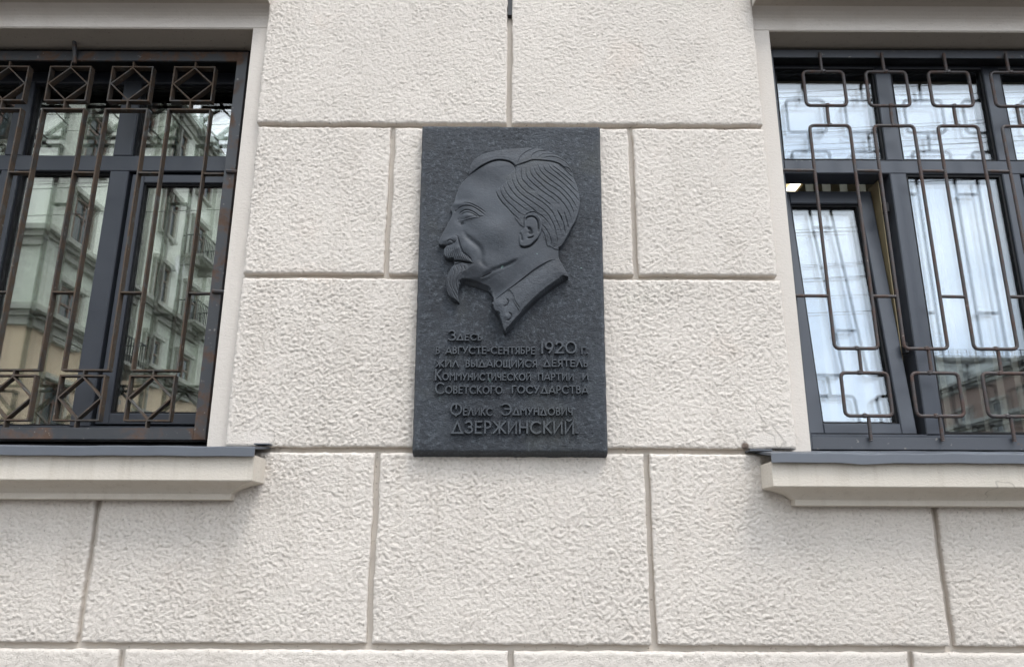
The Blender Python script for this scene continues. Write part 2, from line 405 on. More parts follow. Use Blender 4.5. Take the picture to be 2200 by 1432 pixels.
# sills: moulded plaster under a sheet-metal flashing
def sill(xa, xb, lipz, zo):
    # profile as (out, z): out = distance in front of the wall
    pr = [(.10, lipz + .004), (.10, 1.776 + zo), (.097, 1.773 + zo), (.070, 1.766 + zo), (.050, 1.757 + zo), (.038, 1.748 + zo), (.034, 1.744 + zo), (.034, 1.729 + zo), (.030, 1.727 + zo), (-.02, 1.727 + zo)]
    v = []; f = []
    n = len(pr)
    for o, z in pr:
        q = min(o, .10); ins = (.10 - q) * 1.18 if q > 0 else .0826
        v += [(xa + ins, .022, z), (xa + ins, -o, z), (xb - ins, -o, z), (xb - ins, .022, z)]
    for i in range(n - 1):
        a = 4 * i; b = a + 4
        for k in range(3): f.append((a + k, b + k, b + k + 1, a + k + 1))
    f.append((0, 1, 2, 3)); k = 4 * (n - 1); f.append((k + 3, k + 2, k + 1, k))
    s = MB().poly(v, f).build('window_sill', M_mould, bld)
    # flashing: slopes down to a folded lip
    m = MB(); ya, yb = .20, -.115; za, zb = 1.905 + zo * .3, lipz + .026
    t = .0015; N = 40; top = []
    for i in range(N + 1):
        x = xa - .004 + (xb - xa + .008) * i / N
        dz = .0010 * math.sin(i * 1.7) + .0008 * math.sin(i * .63)
        dent = -.004 * math.exp(-((i - 6) / 1.2) ** 2) if xa > 0 else 0
        top += [(x, ya, za), (x, .03, za + (zb - za) * .54 + dz), (x, yb + .003, zb + dz + dent * .4), (x, yb, zb - .003 + dz + dent * .4), (x, yb - .002, lipz + dz * .6 + dent), (x, yb + .004, lipz - .001 + dz * .6), (x, yb + .004, zb - .007), (x, ya, za - .006)]
    fs = []
    for i in range(N):
        for k in range(8): fs.append((8 * i + k, 8 * i + (k + 1) % 8, 8 * i + 8 + (k + 1) % 8, 8 * i + 8 + k))
    fs.append(tuple(reversed(range(8)))); fs.append(tuple(range(8 * N, 8 * N + 8)))
    m.poly(top, fs).build('metal_flashing', M_sill, s)
    return s
sL = sill(-2.37, -.6985, 1.840, .001); sR = sill(.7055, 2.33, 1.829, -.008)
# smooth repair patches at the sill ends and the folded ends of the flashing
MB().box(-.728, -.684, -.026, .02, 1.8830, 1.8862).build('sill_end_metal', M_sill, bld)
MB().box(.672, .734, -.030, .02, 1.8705, 1.8752).build('sill_end_metal', M_sill, bld)
MB().box(-.0185, -.0045, .004, JD, 3.335, 3.44).build('joint_strap', M_black, bld)

# ---------------------------------------------------------------- windows
def ring(name, m, x0, x1, z0, z1, w_, y0, y1, parent, wb=None, wt=None):
    b = wb or w_; t = wt or w_; q = MB()
    q.cbox(x0, x0 + w_, y0, y1, z0, z1, .003); q.cbox(x1 - w_, x1, y0, y1, z0, z1, .003)
    q.cbox(x0 + w_ - .0005, x1 - w_ + .0005, y0 + .0006, y1, z0, z0 + b, .003); q.cbox(x0 + w_ - .0005, x1 - w_ + .0005, y0 + .0006, y1, z1 - t, z1, .003)
    return q.build(name, m, parent)
def pane(x0, x1, z0, z1, y, parent, mat_, tilt=0.0):
    for dy in (0, .017, .034):
        m = MB().box(x0, x1, y + dy, y + dy + .004, z0, z1)
        if dy:   # the two leaves are never quite parallel
            k = .0009 if dy < .02 else -.0008; m.v = [(x, yy + k * (x - x0) / (x1 - x0) + (.0008 if dy < .02 else .0012) * (z - z0) / (z1 - z0), z) for x, yy, z in m.v]
        m.build('pane', mat_, parent)
    # sealed edge between the leaves
    m = MB(); s = .008
    for a in ((x0, x0 + s, z0, z1), (x1 - s, x1, z0, z1)): m.box(a[0], a[1], y + .0045, y + .0165, a[2], a[3])
    m.box(x0 + s, x1 - s, y + .0045, y + .0165, z0, z0 + s); m.box(x0 + s, x1 - s, y + .0045, y + .0165, z1 - s, z1)
    m.build('pane_spacer', M_black, parent)
def gasket(x0, x1, z0, z1, w_, y, parent):
    m = MB()
    for a in ((x0, x0 + w_, z0, z1), (x1 - w_, x1, z0, z1)): m.box(a[0], a[1], y, y + .012, a[2], a[3])
    m.box(x0 + w_, x1 - w_, y, y + .012, z0, z0 + w_); m.box(x0 + w_, x1 - w_, y, y + .012, z1 - w_, z1)
    m.build('gasket', M_gasket_shade, parent)

# left window --------------------------------------------------
wl = MB().box(OL[0] + .001, OL[1] - .001, .262, .31, 1.8855, 1.92).build('window', M_frame, bld)
Y = .235
s = 1.006
mull = [(-1.790, -1.730), (-1.408, -1.342)]
tz = (2.868, 2.928)
ring('window_frame', M_frame, -2.14, -.932, 1.925, 3.265, .020, Y, .31, wl, .048, .045)
MB().box(-.9315, -.8825, Y + .03, .31, 1.93, 3.297).box(-2.203, -2.1405, Y + .03, .31, 1.93, 3.297).box(-2.2025, -.883, .150, .31, 3.2655, 3.2958).build('gap_shade_fill', M_gasket_shade, wl)  # black boxes standing in for deep shade beside and above the frame
MB().cbox(-2.12, -.953, Y - .001, .31, tz[0], tz[1], .003).build('transom', M_frame, wl)
for a, b in mull:
    MB().cbox(a, b, Y - .002, .31, tz[1] - .001, 3.225, .003).build('mullion', M_frame, wl)
    MB().cbox(a, b, Y - .002, .31, 1.97, tz[0] + .001, .003).build('mullion', M_frame, wl)
cells = [(-2.115, -1.790), (-1.730, -1.408), (-1.342, -.980)]
for a, b in cells:
    gasket(a, b, tz[1], 3.22, .007, Y + .016, wl); pane(a + .004, b - .004, tz[1] + .003, 3.216, Y + .027, wl, M_glassL)
gasket(-1.730, -1.408, 1.973, tz[0], .007, Y + .016, wl); pane(-1.726, -1.412, 1.977, tz[0] - .004, Y + .027, wl, M_glassL)
for a, b in (cells[0], cells[2]):
    b += .030 if b > -1 else 0
    sa = ring('sash', M_frame, a + .011, b - .004, 1.979, tz[0] - .010, .043, Y + .004, Y + .060, wl, .036, .032)
    gasket(a + .054, b - .047, 2.015, tz[0] - .042, .006, Y + .014, sa)
    pane(a + .056, b - .049, 2.018, tz[0] - .044, Y + .024, sa, M_glassL)
# right window -------------------------------------------------
wr = MB().box(OR_[0] + .001, OR_[1] - .001, .21, .31, 1.8855, 1.905).build('window', M_frameR, bld)
Y = .170
mullR = [(1.281, 1.337), (1.664, 1.724)]
tz = (2.837, 2.887)
ring('window_frame', M_frameR, .872, 2.14, 1.912, 3.262, .055, Y, .25, wr, .036, .012)
MB().box(.872, 2.14, .132, .25, 3.2625, 3.2958).build('gap_shade_fill', M_gasket_shade, wr)  # added black box imitating the shadow over the frame head
MB().cbox(.927, 2.085, Y - .001, .25, tz[0], tz[1], .003).build('transom', M_frameR, wr)
for a, b in mullR:
    MB().cbox(a, b, Y - .002, .25, tz[1] - .001, 3.255, .003).build('mullion', M_frameR, wr)
    MB().cbox(a + .003, b + .003, Y - .002, .25, 1.947, tz[0] + .001, .003).build('mullion', M_frameR, wr)
cells = [(.927, 1.281), (1.337, 1.664), (1.724, 2.085)]
for a, b in cells:
    gasket(a, b, tz[1], 3.252, .008, Y + .006, wr); pane(a + .004, b - .004, tz[1] + .003, 3.247, Y + .015, wr, M_glassR)
gasket(1.340, 1.667, 1.948, tz[0], .008, Y + .006, wr); pane(1.345, 1.660, 1.952, tz[0] - .004, Y + .015, wr, M_glassR)
MB().cbox(1.668, 1.6695, Y, Y + .02, 1.95, tz[0], .0002).build('gasket', M_gasket_shade, wr)
# third light: an ordinary closed sash
a, b = cells[2]
sa = ring('sash', M_frameR, a + .011, b - .004, 1.952, tz[0] - .010, .045, Y + .004, Y + .060, wr)
pane(a + .056, b - .049, 2.0, tz[0] - .056, Y + .024, sa, M_glassR)
# first light: a sash tipped inwards at the top
a, b = cells[0]
H = tz[0] - 1.955
tilt = MB().box(a + .02, b - .02, -.004, 0, 0, .002)
piv = tilt.build('hinge', M_gasket_shade, wr)
sash = ring('sash', M_frameR, a - .002, 1.262, .002, H - .006, .048, 0, .062, wr, .034, .050)
gasket(a + .044, 1.216, .034, H - .054, .009, .012, sash)
pane(a + .050, 1.210, .042, H - .062, .024, sash, M_glassR)
for o in (sash,): o.location = (0, Y + .010, 1.948); o.rotation_euler = (-math.asin(.088 / H), 0, 0)
piv.location = (0, Y + .010, 1.948)
MB().box(1.266, 1.269, Y + .05, Y + .12, 1.95, tz[0]).build('frame_rebate', M_lampb, wr)
for z in (2.70, 2.21): MB().cbox(1.258, 1.2715, Y + .008, Y + .03, z, z + .035, .002).build('window_fitting', M_gasket_shade, wr)

# rooms behind ------------------------------------------------
q = MB()
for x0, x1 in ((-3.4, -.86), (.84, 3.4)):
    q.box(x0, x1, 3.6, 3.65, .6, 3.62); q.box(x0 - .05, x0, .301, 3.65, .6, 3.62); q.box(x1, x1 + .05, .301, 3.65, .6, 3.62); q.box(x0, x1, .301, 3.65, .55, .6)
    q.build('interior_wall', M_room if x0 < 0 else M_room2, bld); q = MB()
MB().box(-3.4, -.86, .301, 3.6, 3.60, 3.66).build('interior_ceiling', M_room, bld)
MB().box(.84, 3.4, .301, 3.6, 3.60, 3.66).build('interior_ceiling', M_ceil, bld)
# blinds
bl = thing('vertical_blind', 'cream vertical slat blind hanging behind the lower glass of the right window', 'blind', (1.09, .44, 3.02))
MB().box(0, 1.06, -.02, .02, 0, .03).build('head_rail', M_white, bl)
sl = MB().poly([(-.024, -.022, 0), (0, .003, 0), (.024, .022, 0), (.0235, .0226, 0), (0, .0037, 0), (-.0245, -.0214, 0)] + [(-.024, -.022, -1.6), (0, .003, -1.6), (.024, .022, -1.6), (.0235, .0226, -1.6), (0, .0037, -1.6), (-.0245, -.0214, -1.6)],
            [(i, (i + 1) % 6, 6 + (i + 1) % 6, 6 + i) for i in range(6)] + [(5, 4, 3, 2, 1, 0), (6, 7, 8, 9, 10, 11)])
s0 = sl.build('blind_slat', M_slat, bl); s0.location = (.03, 0, 0)
for i in range(1, 16):
    c = s0.copy(); COL.objects.link(c); c.parent = bl; c.location = (.03 + .066 * i, .003 * ((i * 7) % 3), 0); c.rotation_euler = (0, 0, R((i * 37) % 9 - 4))
lt = thing('ceiling_lamp', 'lit tubular lamp seen through the tipped sash of the right window', 'lamp', (1.455, 1.45, 3.42))
MB().cbox(-.045, .045, -.3, .3, 0, .05, .01).build('lamp_housing', M_lampb, lt)
MB().tube([(-.012, -.28, -.02), (-.012, .28, -.02)], .022, 12).build('lamp_tube', M_lamp, lt)

# ---------------------------------------------------------------- grilles
# left: flat strap work
gl = thing('window_grille', 'rusty flat-bar grille with diamonds in squares over the left window', 'grille', (0, 0, 0))
Y0 = .130
fr = MB()
fr.cbox(-2.158, -2.121, Y0 - .004, Y0 + .004, 1.916, 3.274, .001); fr.cbox(-.965, -.928, Y0 - .004, Y0 + .004, 1.916, 3.274, .001)
fr.cbox(-2.1205, -.9655, Y0 - .0035, Y0 + .0045, 3.237, 3.274, .001); fr.cbox(-2.1205, -.9655, Y0 - .0035, Y0 + .0045, 1.916, 1.951, .001)
fr.box(-2.158, -.928, Y0 + .0047, Y0 + .028, 3.270, 3.2735); fr.box(-2.158, -.928, Y0 + .0047, Y0 + .028, 1.9165, 1.920)
fr.box(-.9315, -.9282, Y0 + .0047, Y0 + .028, 1.921, 3.269)
fr.build('grille_frame', M_gfl, gl)
T_, D_ = .0045, .025
def ringbar(cx, z0, z1, hw, y=Y0):
    m = MB()
    m.bar((cx - hw, z0 - T_ / 2), (cx - hw, z1 + T_ / 2), T_, y, y + D_); m.bar((cx + hw, z0 - T_ / 2), (cx + hw, z1 + T_ / 2), T_, y, y + D_)
    m.bar((cx - hw + T_ / 2, z0), (cx + hw - T_ / 2, z0), T_, y + .0005, y + D_); m.bar((cx - hw + T_ / 2, z1), (cx + hw - T_ / 2, z1), T_, y + .0005, y + D_)
    return m
def diamond(cx, z0, z1, hw):
    cz = (z0 + z1) / 2; m = MB(); h = hw - .003; v = (z1 - z0) / 2 - .003; P = [(cx, cz + v), (cx + h, cz), (cx, cz - v), (cx - h, cz)]
    for k in range(4): m.bar(P[k], P[(k + 1) % 4], .0042, Y0 + .0008 + .0003 * (k % 2), Y0 + D_ - .001)
    return m
SP = .2165
meshes = {}
def rep(key, builder, m_, parent, name, xs, smooth=False):
    first = None
    for i, x in enumerate(xs):
        if first is None: first = builder().build(name, m_, parent, (x, 0, 0), smooth)
        else:
            c = first.copy(); COL.objects.link(c); c.parent = parent; c.location = (x, 0, 0)
            c.rotation_euler = (0, R(.12 * math.sin(i * 2.3)), 0) if False else (0, 0, 0)
xsL = [-1.111 - SP * i for i in range(5)]
rep('a', lambda: ringbar(0, 3.082, 3.215, .0700), M_strap, gl, 'square_frame', xsL)
rep('b', lambda: diamond(0, 3.082, 3.215, .0700), M_strap, gl, 'diamond_bar', xsL)
rep('c', lambda: ringbar(0, 2.132, 3.049, .0715), M_strap, gl, 'long_frame', xsL)
rep('d', lambda: ringbar(-.004, 1.975, 2.114, .0690), M_strap, gl, 'square_frame', xsL)
rep('e', lambda: diamond(-.004, 1.975, 2.114, .0690), M_strap, gl, 'diamond_bar', xsL)
for z0, z1, dx in ((3.2175, 3.2365, 0), (3.0515, 3.0795, 0), (2.1165, 2.1295, -.003), (1.9515, 1.9725, -.004)):
    rep('s', lambda: MB().bar((dx, z0), (dx, z1), T_, Y0 + .001, Y0 + D_ - .001), M_strap, gl, 'stem', xsL)
for z in (2.809, 2.387):
    rep('l', lambda: MB().bar((.0740, z), (SP - .0740, z), T_, Y0 + .0006, Y0 + D_ - .0005), M_strap, gl, 'link_bar', xsL[1:])
    MB().bar((-1.111 + .074, z), (-.9655, z), T_, Y0 + .0046, Y0 + D_).build('link_bar', M_strap, gl)
    MB().tube([(-.955, Y0 - .008, z + .001), (-.93, Y0 - .008, z), (-.884, Y0 - .006, z - .001)], [.0075, .0065, .006], 8).build('fixing_pin', M_gfl, gl)
MB().tube([(-1.528, Y0 - .008, 3.222), (-1.530, Y0 - .012, 3.26), (-1.531, Y0 - .025, 3.299)], .0075, 8).build('fixing_pin', M_gfl, gl)

# right: ribbed reinforcing bar
gr = thing('window_grille', 'brown ribbed-rod grille of rounded squares and long loops over the right window', 'grille', (0, 0, 0))
YR = .100
fr = MB()
fr.cbox(.868, .9035, YR + .010, YR + .014, 1.893, 3.281, .0008); fr.cbox(2.108, 2.138, YR + .010, YR + .014, 1.893, 3.281, .0008)
fr.cbox(.9038, 2.1077, YR + .0103, YR + .0143, 3.2505, 3.281, .0008); fr.cbox(.9038, 2.1077, YR + .0103, YR + .0143, 1.893, 1.929, .0008)
fr.box(.868, 2.138, YR + .0146, YR + .044, 3.277, 3.2808); fr.box(.868, 2.138, YR + .0146, YR + .044, 1.8932, 1.897)
fr.build('grille_frame', M_angle, gr)
RR = .0055
def rib(path, n=8, ribbed=True, closed=False, seed=0):
    # resample every 2.4 mm, radius alternates for the ribs
    P = [Vector(p) for p in path]
    if closed: P.append(P[0])
    L_ = [0]
    for a, b in zip(P[:-1], P[1:]): L_.append(L_[-1] + (b - a).length)
    stp = .0022 if ribbed else .012
    N = max(3, int(L_[-1] / stp)); out = []; r = []
    for i in range(N if closed else N + 1):
        t = L_[-1] * i / N; k = min(np.searchsorted(L_, t, side='right') - 1, len(P) - 2)
        q = P[k].lerp(P[k + 1], (t - L_[k]) / max(1e-9, L_[k + 1] - L_[k])); out.append(q)
        r.append(RR * (1 + (.12 if i % 3 == 0 else -.045)) if ribbed else RR * (1 + .06 * math.sin(i * 2.1 + seed)))
    return MB().tube(out, r, n, closed)
def loop(hw, z0, z1, rc=.014):
    pts = []
    for cx, cz, a0 in ((hw - rc, z1 - rc, 0), (-hw + rc, z1 - rc, 90), (-hw + rc, z0 + rc, 180), (hw - rc, z0 + rc, 270)):
        for k in range(5):
            a = R(a0 + 90 * k / 4); pts.append((cx + rc * math.cos(a), YR, cz + rc * math.sin(a)))
    return pts
xsR = [1.0655 + .2150 * i for i in range(5)]
rep('a', lambda: rib(loop(.0690, 3.054, 3.186), closed=True), M_rebar, gr, 'square_loop', xsR, True)
rep('b', lambda: rib(loop(.0675, 2.203, 2.978), closed=True), M_rebar, gr, 'long_loop', [x + .001 + .0008 * i for i, x in enumerate(xsR)], True)
rep('c', lambda: rib(loop(.0715, 1.993, 2.126), closed=True), M_rebar, gr, 'square_loop', [x + .0145 + .0015 * i for i, x in enumerate(xsR)], True)
for z0, z1, dx in ((3.186, 3.262, -.003), (2.978, 3.054, 0), (2.126, 2.203, .008), (1.918, 1.993, .012)):
    rep('s', lambda: rib([(dx, YR + .001, z0), (dx + .001, YR + .002, z1)]), M_rebar, gr, 'stem', xsR, True)
for z in (2.811, 2.374):
    rep('l', lambda: rib([(.0700, YR + .001, z), (.1460, YR + .001, z - .001)]), M_rebar, gr, 'link_bar', xsR[:-1], True)
    rib([(.862, YR, z), (.9975, YR + .001, z)]).build('link_bar', M_rebar, gr, (0, 0, 0), True)
# weld beads
rng = np.random.RandomState(3)
for x in xsR:
    for z in (3.186, 3.054, 2.978, 2.203, 2.126, 1.993):
        wb = MB().tube([(x - .008, YR - .001, z), (x - .003, YR - .002, z), (x + .004, YR - .002, z + .001), (x + .009, YR - .001, z)], [.004, .0075, .0078, .004], 6)
        wb.build('weld_bead', M_rebar, gr)

